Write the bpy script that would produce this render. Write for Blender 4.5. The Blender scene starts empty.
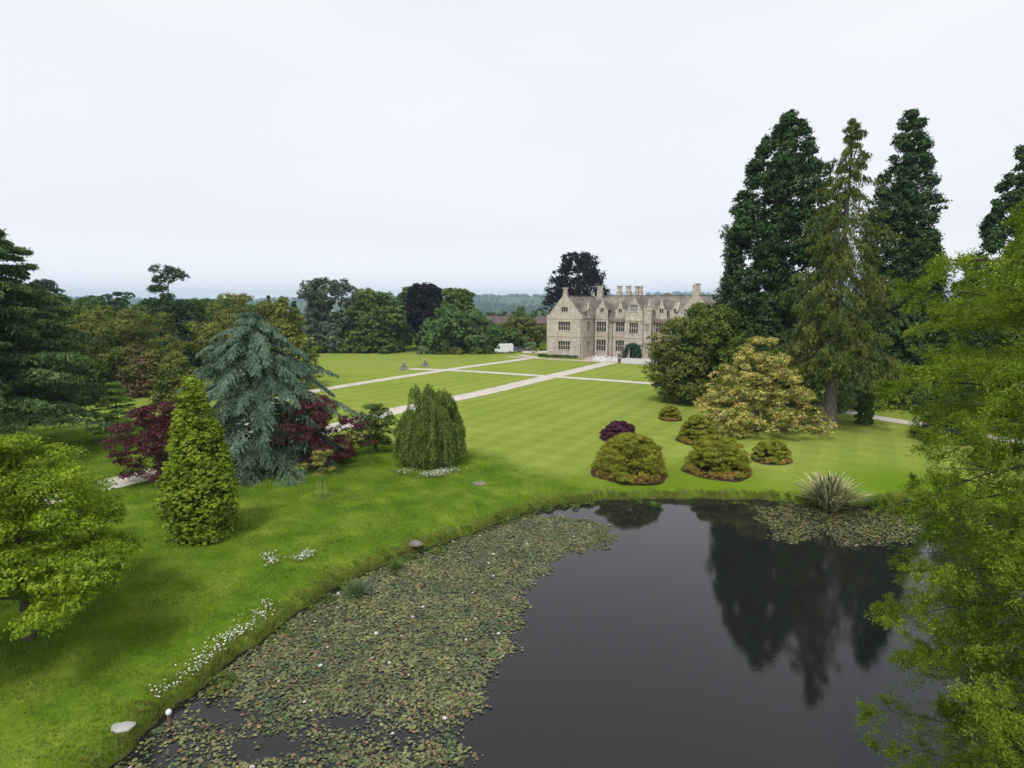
import bpy, bmesh, math, random
import numpy as np
from mathutils import Vector, Matrix

scene = bpy.context.scene
col = scene.collection
PI = math.pi
R = math.radians

# ------------------------------------------------------------------ camera
F = 597.0; T = math.atan(82/597.0); H = 14.5
cam_d = bpy.data.cameras.new("camera"); cam = bpy.data.objects.new("camera", cam_d); col.objects.link(cam)
cam_d.sensor_width = 36; cam_d.lens = F/1024*36
cam_d.clip_start = 0.2; cam_d.clip_end = 40000
cam.location = (0, 0, H); cam.rotation_euler = (PI/2-T, 0, 0)
scene.camera = cam

# ------------------------------------------------------------------ overcast sky
SUN_EL, SUN_AZ = 58.0, -160.0      # azimuth measured from +Y (view direction) towards +X
world = bpy.data.worlds.new("World"); scene.world = world; world.use_nodes = True
nt = world.node_tree; nt.nodes.clear()
def N(nt, t, **k):
    n = nt.nodes.new(t)
    for a, b in k.items():
        if a.startswith('i_'):
            n.inputs[a[2:]].default_value = b
        else: setattr(n, a, b)
    return n
out = N(nt, 'ShaderNodeOutputWorld'); bg = N(nt, 'ShaderNodeBackground'); bg.inputs['Strength'].default_value = 0.1
sky = N(nt, 'ShaderNodeTexSky'); sky.sky_type = 'NISHITA'; sky.sun_disc = False
sky.sun_elevation = R(SUN_EL); sky.sun_rotation = R(SUN_AZ); sky.air_density = 1.0; sky.dust_density = 3.0
tc = N(nt, 'ShaderNodeTexCoord'); mp = N(nt, 'ShaderNodeMapping'); mp.inputs['Scale'].default_value = (1.0, 1.0, 3.0)
nz = N(nt, 'ShaderNodeTexNoise'); nz.inputs['Scale'].default_value = 1.6; nz.inputs['Detail'].default_value = 5
cr = N(nt, 'ShaderNodeValToRGB')
cr.color_ramp.elements[0].position = 0.3; cr.color_ramp.elements[0].color = (0.80, 0.815, 0.865, 1)
cr.color_ramp.elements[1].position = 0.7; cr.color_ramp.elements[1].color = (0.87, 0.88, 0.92, 1)
ml = N(nt, 'ShaderNodeMixRGB', blend_type='MULTIPLY'); ml.inputs['Fac'].default_value = 1; ml.inputs['Color2'].default_value = (7.45, 7.45, 7.45, 1)
mx = N(nt, 'ShaderNodeMixRGB'); mx.inputs['Fac'].default_value = 0.94
L = nt.links.new
L(tc.outputs['Generated'], mp.inputs['Vector']); L(mp.outputs['Vector'], nz.inputs['Vector']); L(nz.outputs['Fac'], cr.inputs['Fac'])
L(cr.outputs['Color'], ml.inputs['Color1']); L(sky.outputs['Color'], mx.inputs['Color1']); L(ml.outputs['Color'], mx.inputs['Color2'])
spz = N(nt, 'ShaderNodeSeparateXYZ'); L(tc.outputs['Generated'], spz.inputs[0])
mrf = N(nt, 'ShaderNodeMapRange'); mrf.inputs['From Min'].default_value = .38; mrf.inputs['From Max'].default_value = .62
mrf.inputs['To Min'].default_value = .96; mrf.inputs['To Max'].default_value = .8; L(spz.outputs['Z'], mrf.inputs['Value']); L(mrf.outputs[0], mx.inputs['Fac'])
mrh = N(nt, 'ShaderNodeMapRange'); mrh.inputs['From Min'].default_value = .0; mrh.inputs['From Max'].default_value = .11
mrh.inputs['To Min'].default_value = 1.26; mrh.inputs['To Max'].default_value = 1.0; L(spz.outputs['Z'], mrh.inputs['Value'])
vms = N(nt, 'ShaderNodeVectorMath', operation='SCALE'); L(mx.outputs['Color'], vms.inputs[0]); L(mrh.outputs[0], vms.inputs['Scale'])
L(vms.outputs[0], bg.inputs['Color']); L(bg.outputs['Background'], out.inputs['Surface'])
sun_d = bpy.data.lights.new("sun", 'SUN'); sun = bpy.data.objects.new("sun", sun_d); col.objects.link(sun)
sun_d.energy = 1.5; sun_d.angle = R(12); sun_d.color = (1.0, 0.97, 0.92)
sd = Vector((math.sin(R(SUN_AZ))*math.cos(R(SUN_EL)), math.cos(R(SUN_AZ))*math.cos(R(SUN_EL)), math.sin(R(SUN_EL))))
sun.rotation_euler = sd.to_track_quat('Z', 'Y').to_euler()
vs = scene.view_settings; vs.view_transform = 'Standard'; vs.look = 'None'; vs.exposure = 0.58; vs.gamma = 1.0; vs.use_curve_mapping = False
cy = scene.cycles
cy.max_bounces = 5; cy.diffuse_bounces = 3; cy.glossy_bounces = 2; cy.transmission_bounces = 3; cy.transparent_max_bounces = 4; cy.volume_bounces = 0
cy.use_adaptive_sampling = True; cy.adaptive_threshold = 0.02; cy.use_denoising = True
cy.caustics_reflective = False; cy.caustics_refractive = False

# ------------------------------------------------------------------ projection helpers (where a point of the ground lies)
cT, sT = math.cos(T), math.sin(T)
def at(x, y, z=0.0):
    dx = (x-512)/F; dy = -(y-384)/F
    fy = cT+dy*sT; fz = -sT+dy*cT
    t = (z-H)/fz
    return Vector((dx*t, fy*t, z))
def zat(py, Y):
    dy = -(py-384)/F
    return H + Y*(-sT+dy*cT)/(cT+dy*sT)
def mpp(Y, z=0):
    return (Y*cT-(z-H)*sT)/F

# ------------------------------------------------------------------ tagging
def tag(o, label=None, cat=None, group=None, kind=None):
    if label: o['label'] = label
    if cat: o['category'] = cat
    if group: o['group'] = group
    if kind: o['kind'] = kind
    return o
def empty(name, loc=(0, 0, 0), rz=0.0):
    o = bpy.data.objects.new(name, None); col.objects.link(o); o.location = loc; o.rotation_euler = (0, 0, rz)
    o.empty_display_size = 0.5
    return o
def copy_tree(o, parent=None):
    c = o.copy(); col.objects.link(c); c.parent = parent
    for ch in o.children: copy_tree(ch, c)
    return c

# ------------------------------------------------------------------ materials
def nmat(name):
    m = bpy.data.materials.new(name); m.use_nodes = True
    m.node_tree.nodes.clear(); return m, m.node_tree
def simple(name, c, rough=0.8, var=0.15, scale=2.0, bump=0.0, metal=0.0, c2=None, spec=0.3):
    m, t = nmat(name)
    o = N(t, 'ShaderNodeOutputMaterial'); b = N(t, 'ShaderNodeBsdfPrincipled')
    b.inputs['Roughness'].default_value = rough; b.inputs['Metallic'].default_value = metal
    b.inputs['Specular IOR Level'].default_value = spec
    g = N(t, 'ShaderNodeTexCoord'); n = N(t, 'ShaderNodeTexNoise'); n.inputs['Scale'].default_value = scale; n.inputs['Detail'].default_value = 6
    r = N(t, 'ShaderNodeValToRGB'); r.color_ramp.elements[0].position = .3; r.color_ramp.elements[1].position = .7
    if c2 is None: a0 = tuple(v*(1-var) for v in c); a1 = tuple(min(1, v*(1+var)) for v in c)
    else: a0, a1 = c, c2
    r.color_ramp.elements[0].color = (*a0, 1); r.color_ramp.elements[1].color = (*a1, 1)
    t.links.new(g.outputs['Object'], n.inputs['Vector']); t.links.new(n.outputs['Fac'], r.inputs['Fac'])
    t.links.new(r.outputs['Color'], b.inputs['Base Color']); t.links.new(b.outputs[0], o.inputs[0])
    if bump:
        bp = N(t, 'ShaderNodeBump'); bp.inputs['Strength'].default_value = bump; bp.inputs['Distance'].default_value = .1
        t.links.new(n.outputs['Fac'], bp.inputs['Height']); t.links.new(bp.outputs[0], b.inputs['Normal'])
    return m
def foliage(name, c1, c2, scale=0.35, transl=0.3, var=0.45, gloss=0.015, c3=None, p3=0.12):
    """leaf colour: clump-sized drift between c1 and c2, every leaf a little lighter or darker, some leaves c3"""
    m, t = nmat(name); K = t.links.new
    up = lambda c: tuple(min(.85, v*1.58) for v in c)
    c1, c2 = up(c1), up(c2); c3 = up(c3) if c3 else None
    o = N(t, 'ShaderNodeOutputMaterial')
    g = N(t, 'ShaderNodeTexCoord'); n = N(t, 'ShaderNodeTexNoise'); n.inputs['Scale'].default_value = scale; n.inputs['Detail'].default_value = 3
    r = N(t, 'ShaderNodeValToRGB'); r.color_ramp.elements[0].position = .36; r.color_ramp.elements[1].position = .64
    r.color_ramp.elements[0].color = (*c1, 1); r.color_ramp.elements[1].color = (*c2, 1)
    K(g.outputs['Object'], n.inputs['Vector']); K(n.outputs['Fac'], r.inputs['Fac'])
    geo = N(t, 'ShaderNodeNewGeometry')
    colr = r.outputs['Color']
    if c3 is not None:
        gt = N(t, 'ShaderNodeMath', operation='LESS_THAN'); gt.inputs[1].default_value = p3
        sc_ = N(t, 'ShaderNodeMath', operation='MULTIPLY'); sc_.inputs[1].default_value = 7.13
        fr = N(t, 'ShaderNodeMath', operation='FRACT')
        K(geo.outputs['Random Per Island'], sc_.inputs[0]); K(sc_.outputs[0], fr.inputs[0]); K(fr.outputs[0], gt.inputs[0])
        m3 = N(t, 'ShaderNodeMixRGB'); m3.inputs['Color2'].default_value = (*c3, 1)
        K(gt.outputs[0], m3.inputs['Fac']); K(colr, m3.inputs['Color1']); colr = m3.outputs['Color']
    mr = N(t, 'ShaderNodeMapRange'); mr.inputs['To Min'].default_value = 1-var; mr.inputs['To Max'].default_value = 1+var
    K(geo.outputs['Random Per Island'], mr.inputs['Value'])
    vm = N(t, 'ShaderNodeVectorMath', operation='SCALE'); K(colr, vm.inputs[0]); K(mr.outputs[0], vm.inputs['Scale'])
    d = N(t, 'ShaderNodeBsdfDiffuse'); tr = N(t, 'ShaderNodeBsdfTranslucent'); mxs = N(t, 'ShaderNodeMixShader'); mxs.inputs[0].default_value = transl
    K(vm.outputs[0], d.inputs['Color']); K(vm.outputs[0], tr.inputs['Color']); K(d.outputs[0], mxs.inputs[1]); K(tr.outputs[0], mxs.inputs[2])
    gl = N(t, 'ShaderNodeBsdfGlossy'); gl.inputs['Roughness'].default_value = .45; gl.inputs['Color'].default_value = (.8, .85, .8, 1)
    m2 = N(t, 'ShaderNodeMixShader'); m2.inputs[0].default_value = gloss
    K(mxs.outputs[0], m2.inputs[1]); K(gl.outputs[0], m2.inputs[2]); K(m2.outputs[0], o.inputs[0])
    return m

BARK = simple('bark', (.10, .075, .055), .9, .4, 3, .6)
BARK_G = simple('bark_grey', (.17, .15, .14), .9, .35, 2.2, .6)
BARK_RED = simple('bark_red', (.20, .11, .07), .9, .35, 2, .6)
TWIG = simple('twig', (.045, .035, .028), .9, .3, 3)

# ------------------------------------------------------------------ mesh helpers
def np_mesh(name, verts, faces, mat, parent=None, k=4, smooth=False):
    me = bpy.data.meshes.new(name)
    nf = len(faces)
    me.vertices.add(len(verts)); me.vertices.foreach_set('co', np.ascontiguousarray(verts, np.float32).ravel())
    me.loops.add(nf*k); me.loops.foreach_set('vertex_index', np.ascontiguousarray(faces, np.int32).ravel())
    me.polygons.add(nf); me.polygons.foreach_set('loop_start', np.arange(0, nf*k, k, dtype=np.int32))
    me.polygons.foreach_set('loop_total', np.full(nf, k, np.int32))
    if smooth: me.polygons.foreach_set('use_smooth', np.ones(nf, bool))
    me.update(calc_edges=True)
    me.materials.append(mat)
    o = bpy.data.objects.new(name, me); col.objects.link(o); o.parent = parent
    return o
def leaf_obj(name, PUV, mat, parent=None):
    P, U, V = PUV
    n = len(P)
    v = np.stack([P-U, P+V-U*.15, P+U, P-V-U*.15], 1).reshape(-1, 3)
    return np_mesh(name, v, np.arange(4*n).reshape(n, 4), mat, parent)
def unit(a):
    return a/np.maximum(np.linalg.norm(a, axis=-1, keepdims=True), 1e-9)
def rdir(rng, *s):
    return unit(rng.normal(size=(*s, 3)))
def cat3(*a):
    return tuple(np.concatenate([x[i] for x in a]) for i in range(3))

def blob_leaves(rng, C, Rr, n2, sub, n3, leaf, aspect=.55, zbias=.3, flat=.35, inner=.8):
    """C clump centres, Rr clump radii (n,3): tufts on every clump's skin, leaves in every tuft"""
    n = len(C)
    d2 = rdir(rng, n, n2); d2[..., 2] += zbias; d2 = unit(d2)
    S = C[:, None]+d2*Rr[:, None]*rng.uniform(inner, 1.06, (n, n2, 1))
    d3 = rdir(rng, n, n2, n3)
    ss = sub*rng.uniform(.6, 1.35, (n, n2, 1, 1))
    P = S[:, :, None]+d3*ss*rng.uniform(.2, 1, (n, n2, n3, 1))**.6*np.array([1, 1, 1-flat])
    nrm = unit(d2[:, :, None]*.55+d3*.45+rdir(rng, n, n2, n3)*.55+np.array([0, 0, .35]))
    nrm = nrm.reshape(-1, 3); P = P.reshape(-1, 3)
    U = unit(np.cross(nrm, rdir(rng, len(P)))); V = np.cross(nrm, U)
    l = leaf*rng.uniform(.65, 1.35, (len(P), 1))
    return P, U*l, V*l*aspect

def profile_clumps(rng, n, z0, z1, rfun, cr, lump=.18, squash=.8, fill=.25):
    """clumps spread over a crown whose radius at height fraction t is rfun(t)"""
    ts = np.linspace(0.01, .99, 99); w = np.array([max(rfun(t), .05) for t in ts])
    t = np.minimum(rng.choice(ts, n, p=w/w.sum()), .985 if z1 > 26 else .94)+rng.uniform(-.01, .01, n)
    a = rng.uniform(0, 2*PI, n)
    ph = rng.uniform(0, 6.28, 6)
    r = np.array([rfun(x) for x in t])
    r = r*(1+lump*(np.sin(2*a+ph[0]+3*t)+np.sin(3*a+ph[1]-5*t)+.7*np.sin(5*a+ph[2]+9*t))*.5)
    rad = cr*rng.uniform(.6, 1.3, n)*np.clip(r/np.max(r)*.9+.25, .3, 1.1)
    inn = rng.uniform(size=n) < fill
    rc = np.maximum(r-rad*.8, 0)*np.where(inn, rng.uniform(0, .8, n), rng.uniform(.82, 1.03, n))
    z = z0+(z1-z0)*t
    z = np.minimum(z, z1-rad*squash*.8)
    C = np.stack([np.cos(a)*rc, np.sin(a)*rc, z], 1)
    return C, np.stack([rad, rad, rad*squash], 1)

def tube_geo(pts, rad, k=6):
    pts = np.array(pts, float); n = len(pts)
    tan = np.gradient(pts, axis=0); tan = unit(tan)
    ref = np.array([0, 0, 1.]) if abs(tan[0][2]) < .8 else np.array([1., 0, 0])
    a = unit(np.cross(tan, ref)); b = np.cross(tan, a)
    an = np.arange(k)/k*2*PI
    rad = np.array(rad, float)[:, None, None]
    v = pts[:, None]+rad*(np.cos(an)[None, :, None]*a[:, None]+np.sin(an)[None, :, None]*b[:, None])
    f = []
    for i in range(n-1):
        for j in range(k):
            f.append((i*k+j, i*k+(j+1) % k, (i+1)*k+(j+1) % k, (i+1)*k+j))
    return v.reshape(-1, 3), np.array(f)
def tubes(name, lst, mat, parent, k=6):
    V, Fa, off = [], [], 0
    for pts, rad in lst:
        v, f = tube_geo(pts, rad, k); V.append(v); Fa.append(f+off); off += len(v)
    return np_mesh(name, np.concatenate(V), np.concatenate(Fa), mat, parent, smooth=True)
def trunk_limbs(rng, h, r0, crownbase, C, n=12, lean=(0, 0), k=8, flare=1.6):
    """trunk up to h, limbs from it to some of the crown clumps"""
    zs = np.linspace(0, 1, 9)
    w = rng.normal(size=(2,))*.015*h
    def tp(s): return np.array([lean[0]*s+w[0]*math.sin(s*5), lean[1]*s+w[1]*math.sin(s*4), h*s])
    L_ = [([tp(s) for s in zs], [r0*(1+(flare-1)*math.exp(-s*h/ (3*r0)))*(1-s*.85) for s in zs])]
    L_[0][0][0][2] = -.3
    if C is not None and len(C):
        idx = rng.choice(len(C), min(n, len(C)), replace=False)
        for i in idx:
            c = C[i]; s0 = min(.92, max(crownbase/h*.8, (c[2]-.45*math.hypot(c[0], c[1]))/h))
            a = tp(s0); m1 = a*.55+c*.45+np.array([0, 0, -.06*np.linalg.norm(c-a)])
            rr = r0*(1-s0*.85)*.5
            L_.append(([a, a*.8+m1*.2, m1, c], [rr, rr*.8, rr*.55, rr*.15]))
    return L_

def broad_tree(name, label, cat, base, height, width, mat, kind='dome', z0f=.12, nc=90, n2=18, n3=12, leaf=.25, cr=None,
               seed=1, bark=BARK, group=None, depth=None, squash=.8, trunk_r=None, lump=.2, sub=None, prof=None, aspect=.6, fill=.2):
    rng = np.random.default_rng(seed)
    root = empty(name, base); tag(root, label, cat, group)
    rm = width/2
    z0 = height*z0f
    if prof is None:
        if kind == 'dome': prof = lambda t: rm*math.sqrt(max(0, 1-((t-.38)/.64)**2)) if t > .38 else rm*(.62+.38*math.sin(t/.38*PI/2))
        elif kind == 'round': prof = lambda t: rm*math.sqrt(max(.02, 1-((t-.5)/.52)**2))
        elif kind == 'cone': prof = lambda t: rm*((1-t)**.8*.95+.06) if t > .12 else rm*(.75+t*1.2)
        elif kind == 'mound': prof = lambda t: rm*math.sqrt(max(.01, 1-t*t*.97))
        elif kind == 'pillar': prof = lambda t: rm*math.sin(PI*min(1, max(0.03, t))**.8)**.6
    else:
        pf = prof; prof = lambda t: rm*pf(t)
    cr = cr or rm*.3
    C, Rr = profile_clumps(rng, nc, z0, height, prof, cr, lump, squash, fill)
    if depth: C[:, 1] *= depth; Rr[:, 1] *= depth
    sub = sub or cr*.36
    leaf_obj('crown', blob_leaves(rng, C, Rr, n2, sub, n3, leaf, aspect), mat, root)
    tr = trunk_r or height*.028
    tubes('trunk', trunk_limbs(rng, height*.82, tr, z0, C, 14), bark, root)
    return root

def sprays(rng, A, B, n, ll, lw, spread=.5, jit=.04, hang=0.0):
    """needle tufts along the twigs A->B"""
    m = len(A); s = rng.uniform(0, 1, (m, n, 1))
    D = (B-A)[:, None]; Ln = np.linalg.norm(D, axis=-1, keepdims=True)
    P = A[:, None]+D*s+rng.normal(size=(m, n, 3))*jit
    P[..., 2:] -= hang*s*s*Ln
    U = unit(unit(D)+rng.normal(size=(m, n, 3))*spread+np.array([0, 0, -hang]))
    V = unit(np.cross(U, rdir(rng, m, n)+np.array([0, 0, .8])))
    k = rng.uniform(.6, 1.4, (m, n, 1))
    return P.reshape(-1, 3), (U*ll*k).reshape(-1, 3), (V*lw*k).reshape(-1, 3)

def branch_set(rng, h, z0, Lf, nb, rise, droop, tiers=None, tpow=1.0):
    """branches of a conifer: returns start points, directions, lengths, rise and droop per branch"""
    i = np.arange(nb); t = ((i+rng.uniform(0, 1, nb))/nb)**tpow
    if tiers: t = (np.floor(t*tiers)+rng.uniform(.2, .55, nb))/tiers
    z = z0+(h-z0)*t*.985
    az = i*2.39996+rng.uniform(-.4, .4, nb)
    Ln = np.array([Lf(x) for x in t])*rng.uniform(.72, 1.12, nb)
    D = np.stack([np.cos(az), np.sin(az), np.zeros(nb)], 1)
    A = np.stack([np.zeros(nb), np.zeros(nb), z], 1)
    return A, D, Ln, rise*rng.uniform(.7, 1.3, nb), droop*rng.uniform(.7, 1.3, nb)
def bpos(b, s):
    A, D, Ln, ri, dr = b
    p = A[:, None]+D[:, None]*(Ln[:, None]*s)[..., None]
    p[..., 2] += Ln[:, None]*(ri[:, None]*s-dr[:, None]*s**2)
    return p
def branch_twigs(rng, b, nt_, w, fan=55, tdroop=.15, s0=.15, wmin=.15):
    A, D, Ln, ri, dr = b; nb = len(A)
    s = rng.uniform(s0, 1, (nb, nt_))
    P = bpos(b, s)
    side = rng.choice([-1, 1], (nb, nt_)); an = side*np.radians(rng.normal(fan, 14, (nb, nt_)))
    dx = D[:, None, 0]*np.cos(an)-D[:, None, 1]*np.sin(an); dy = D[:, None, 0]*np.sin(an)+D[:, None, 1]*np.cos(an)
    slope = ri[:, None]-2*dr[:, None]*s
    d = np.stack([dx, dy, slope*.6-tdroop*rng.uniform(.4, 1.5, (nb, nt_))], -1)
    ln = (w*Ln[:, None]*(1-s)**.6+wmin*Ln[:, None].clip(0, 3)*.5)*rng.uniform(.6, 1.2, (nb, nt_))
    return P.reshape(-1, 3), (P+unit(d)*ln[..., None]).reshape(-1, 3)
def limbs_of(b, r, lean=None, k=5):
    A, D, Ln, ri, dr = b
    S = np.tile(np.linspace(0, .95, 5), (len(A), 1)); P = bpos(b, S)
    return [(P[i], [r*Ln[i]*q for q in (1, .8, .55, .35, .1)]) for i in range(len(A))]
def lean_puv(puv, lean, h):
    P = puv[0]; s = (P[:, 2]/h)[:, None]; P[:, :2] += np.array(lean)[None]*s
    return puv
def conifer(name, label, base, height, mat, Lf, nb=70, nt_=24, nn=16, ll=.16, lw=.03, rise=.25, droop=.4, w=.4, hang=.2, tdroop=.2, tiers=None,
            z0f=.08, r0=None, seed=1, bark=BARK, lean=(0, 0), spread=.5, cat='conifer', group=None, jit=.06, limb=.012, fan=55, s0=.15, tpow=1.0, thin=0.0):
    rng = np.random.default_rng(seed)
    root = empty(name, base); tag(root, label, cat, group)
    b = branch_set(rng, height, height*z0f, Lf, nb, rise, droop, tiers, tpow)
    A, B = branch_twigs(rng, b, nt_, w, fan, tdroop, s0)
    kp = rng.uniform(size=len(A)) > thin*np.clip((A[:, 2]/height-.45)/.3, 0, 1); A, B = A[kp], B[kp]
    pv = lean_puv(sprays(rng, A, B, nn, ll, lw, spread, jit, hang), lean, height)
    leaf_obj('crown', pv, mat, root)
    r0 = r0 or height*.02
    zs = np.linspace(0, 1, 10)
    L_ = [([(lean[0]*s, lean[1]*s, height*s*.99-(.3 if s == 0 else 0)) for s in zs], [r0*(1-.93*s)*(1+.7*math.exp(-s*20)) for s in zs])]
    for p, r in limbs_of(b, limb):
        p = p.copy(); p[:, :2] += np.array(lean)*(p[:, 2:3]/height); L_.append((p, r))
    tubes('trunk', L_, bark, root, 6)
    return root

# boxes, prisms
class MB:
    def __init__(s): s.v = []; s.f = []
    def box(s, x0, x1, y0, y1, z0, z1):
        o = len(s.v)
        s.v += [(x0, y0, z0), (x1, y0, z0), (x1, y1, z0), (x0, y1, z0), (x0, y0, z1), (x1, y0, z1), (x1, y1, z1), (x0, y1, z1)]
        s.f += [tuple(o+i for i in q) for q in ((0, 3, 2, 1), (4, 5, 6, 7), (0, 1, 5, 4), (1, 2, 6, 5), (2, 3, 7, 6), (3, 0, 4, 7))]; return s
    def poly(s, pts):
        o = len(s.v); s.v += [tuple(p) for p in pts]; s.f.append(tuple(range(o, o+len(pts)))); return s
    def prism(s, pts, vec):
        """closed extrusion of the polygon pts along vec"""
        o = len(s.v); n = len(pts); v = Vector(vec)
        s.v += [tuple(p) for p in pts]+[tuple(Vector(p)+v) for p in pts]
        s.f.append(tuple(range(o, o+n))); s.f.append(tuple(range(o+2*n-1, o+n-1, -1)))
        for i in range(n): s.f.append((o+i, o+(i+1) % n, o+n+(i+1) % n, o+n+i))
        return s
    def lathe(s, prof, k=12, cx=0, cy_=0, ax='z'):
        o = len(s.v)
        for r, z in prof:
            for j in range(k):
                a = 2*PI*j/k
                p = (cx+r*math.cos(a), cy_+r*math.sin(a), z)
                if ax == 'y': p = (cx+r*math.cos(a), z, cy_+r*math.sin(a))
                s.v.append(p)
        for i in range(len(prof)-1):
            for j in range(k): s.f.append((o+i*k+j, o+i*k+(j+1) % k, o+(i+1)*k+(j+1) % k, o+(i+1)*k+j))
        s.f.append(tuple(o+j for j in reversed(range(k)))); s.f.append(tuple(o+(len(prof)-1)*k+j for j in range(k)))
        return s
    def tube(s, pts, rad, k=6):
        v, f = tube_geo(pts, rad, k); o = len(s.v)
        s.v += [tuple(q) for q in v]; s.f += [tuple(int(i)+o for i in q) for q in f]; return s
    def build(s, name, mat, parent=None, bevel=0, smooth=False):
        me = bpy.data.meshes.new(name); me.from_pydata(s.v, [], s.f); me.materials.append(mat)
        bm = bmesh.new(); bm.from_mesh(me); bmesh.ops.recalc_face_normals(bm, faces=bm.faces)
        if bevel: bmesh.ops.bevel(bm, geom=bm.edges[:], offset=bevel, segments=2, affect='EDGES', clamp_overlap=True)
        bm.to_mesh(me); bm.free()
        if smooth:
            for p in me.polygons: p.use_smooth = True
        o = bpy.data.objects.new(name, me); col.objects.link(o); o.parent = parent
        return o

# ================================================================== GROUND, POND
WZ = -0.70
shore_px = [(110, 768), (165, 718), (198, 690), (230, 665), (262, 640), (300, 612), (335, 589), (370, 572), (395, 561), (420, 552), (445, 543),
            (470, 535), (495, 524), (520, 515), (545, 508), (570, 504), (595, 501), (620, 500), (660, 499), (700, 499), (730, 500), (760, 500),
            (785, 502), (812, 506), (850, 507), (885, 505), (915, 500)]
sp = [tuple(at(x, y, WZ)[:2]) for x, y in shore_px]
sp += [(33, 44), (36, 40), (36, 34), (32, 27), (25, 20), (18, 13.5), (13, 8), (9, 1), (2, -4), (-7, -4), (-13, 2), (-14.6, 9), (-14.2, 14)]
def catmull(P, n=14):
    P = np.array(P); m = len(P); o = []
    for i in range(m):
        a, b, c, d = P[(i-1) % m], P[i], P[(i+1) % m], P[(i+2) % m]
        for t in np.linspace(0, 1, n, endpoint=False):
            o.append(.5*((2*b)+(-a+c)*t+(2*a-5*b+4*c-d)*t*t+(-a+3*b-3*c+d)*t**3))
    return np.array(o)
SH = catmull(sp)
rs = np.random.default_rng(5)
j = rs.normal(size=SH.shape); 
for _ in range(2): j = (np.roll(j, 1, 0)+j*2+np.roll(j, -1, 0))/4
ph_ = np.arange(len(SH))
SH = SH+j*.13+np.stack([np.sin(ph_*.61)+np.sin(ph_*.233+1), np.cos(ph_*.47)+np.sin(ph_*.31)], 1)*.06
def inside(P, poly):
    x, y = P[:, 0], P[:, 1]; r = np.zeros(len(P), bool); n = len(poly)
    for i in range(n):
        x1, y1 = poly[i]; x2, y2 = poly[(i+1) % n]
        if y1 == y2: continue
        c = ((y1 > y) != (y2 > y)) & (x < (x2-x1)*(y-y1)/(y2-y1)+x1)
        r ^= c
    return r
def shore_dist(P):
    """signed distance to the shoreline, positive on land, and the nearest shore point"""
    d = np.full(len(P), 1e9); near = np.zeros((len(P), 2))
    A = SH; B = np.roll(SH, -1, 0)
    for i in range(len(A)):
        ab = B[i]-A[i]; t = np.clip(((P-A[i])@ab)/max(ab@ab, 1e-9), 0, 1)
        q = A[i]+t[:, None]*ab; dd = np.hypot(*(P-q).T)
        m = dd < d; d[m] = dd[m]; near[m] = q[m]
    s = np.where(inside(P, SH), -1, 1)
    return d*s, near
def sm(x): x = np.clip(x, 0, 1); return x*x*(3-2*x)
def bank_z(d):
    return np.where(d < 0, -.80-.6*sm(-d/1.2), -.80+.52*sm(d/.28)+.28*sm((d-.2)/3.5))
def axis(lo, hi, step, far, g=1.13):
    a = list(np.arange(lo, hi+step/2, step)); s = step; v = a[-1]
    while v < far: s = min(s*g, 160); v += s; a.append(v)
    s = step; v = a[0]; b = []
    while v > -far: s = min(s*g, 160); v -= s; b.append(v)
    return np.array(b[::-1]+a)
gx = axis(-18, 38, .22, 6300); gy = axis(-7, 47, .22, 6300)
gy = gy[gy > -600]
GX, GY = np.meshgrid(gx, gy); P2 = np.stack([GX.ravel(), GY.ravel()], 1)
near_m = (P2[:, 0] > -30) & (P2[:, 0] < 50) & (P2[:, 1] > -14) & (P2[:, 1] < 60)
dist = np.full(len(P2), 99.); dn, nn_ = shore_dist(P2[near_m]); dist[near_m] = dn
idx = np.where(near_m)[0]; snap = np.abs(dn) < .11
P2[idx[snap]] = nn_[snap]; dist[idx[snap]] = 0
def terrain_z(x, y):
    r = np.hypot(x, y)
    z = -34*sm((r-235)/600)
    hn = .5+.25*np.sin(x/900+1.3)+.15*np.sin(x/410+y/1300+.4)+.12*np.sin(y/500-x/700)
    z = z+(34+78*hn)*sm((r-1500)/3600)
    z = z+9*np.sin(x/330+.5)*np.sin(y/280)*sm((r-500)/600)
    return z
Z = bank_z(dist); far_m = np.hypot(P2[:, 0], P2[:, 1]) > 200
Z = np.where(far_m, terrain_z(P2[:, 0], P2[:, 1]), Z)
Z += np.where((dist > 2.0), .03*np.sin(P2[:, 0]*.5+P2[:, 1]*.31)*np.sin(P2[:, 1]*.43)*np.clip((dist-2)/3, 0, 1)*(np.hypot(P2[:, 0], P2[:, 1]) < 60), 0)
def gz(x, y):
    d, _ = shore_dist(np.array([[x, y]])); return float(bank_z(d)[0])
rough_poly = np.array([at(-500, 410)[:2], at(250, 432)[:2], at(380, 443)[:2], at(480, 452)[:2], at(540, 474)[:2], at(620, 494)[:2],
                       (10, 44), (0, 0), (-20, -300), (-400, -300)])
edge_n = P2+np.stack([np.sin(P2[:, 1]*.9)+np.sin(P2[:, 1]*2.3), np.sin(P2[:, 0]*.8)+np.sin(P2[:, 0]*1.9)], 1)*.35
rough = np.mean([inside(edge_n+np.array([math.cos(k_), math.sin(k_)])*r_, rough_poly) for k_ in np.arange(0, 6.2, .785) for r_ in (.6, 1.8)], 0)
mud = np.clip(1-(dist-.02)/(.24+.16*np.sin(P2[:, 0]*1.7)*np.sin(P2[:, 1]*1.3)), 0, 1)*(dist > -3)
vignette_mask = sm(1-(np.where(near_m, dist, 99)+np.sin(P2[:, 0]*.35)*1.5)/10.)  # mask for the lens vignette painted into the turf, stronger towards the shore
farz = sm((np.hypot(P2[:, 0], P2[:, 1])-210)/120)

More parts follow.
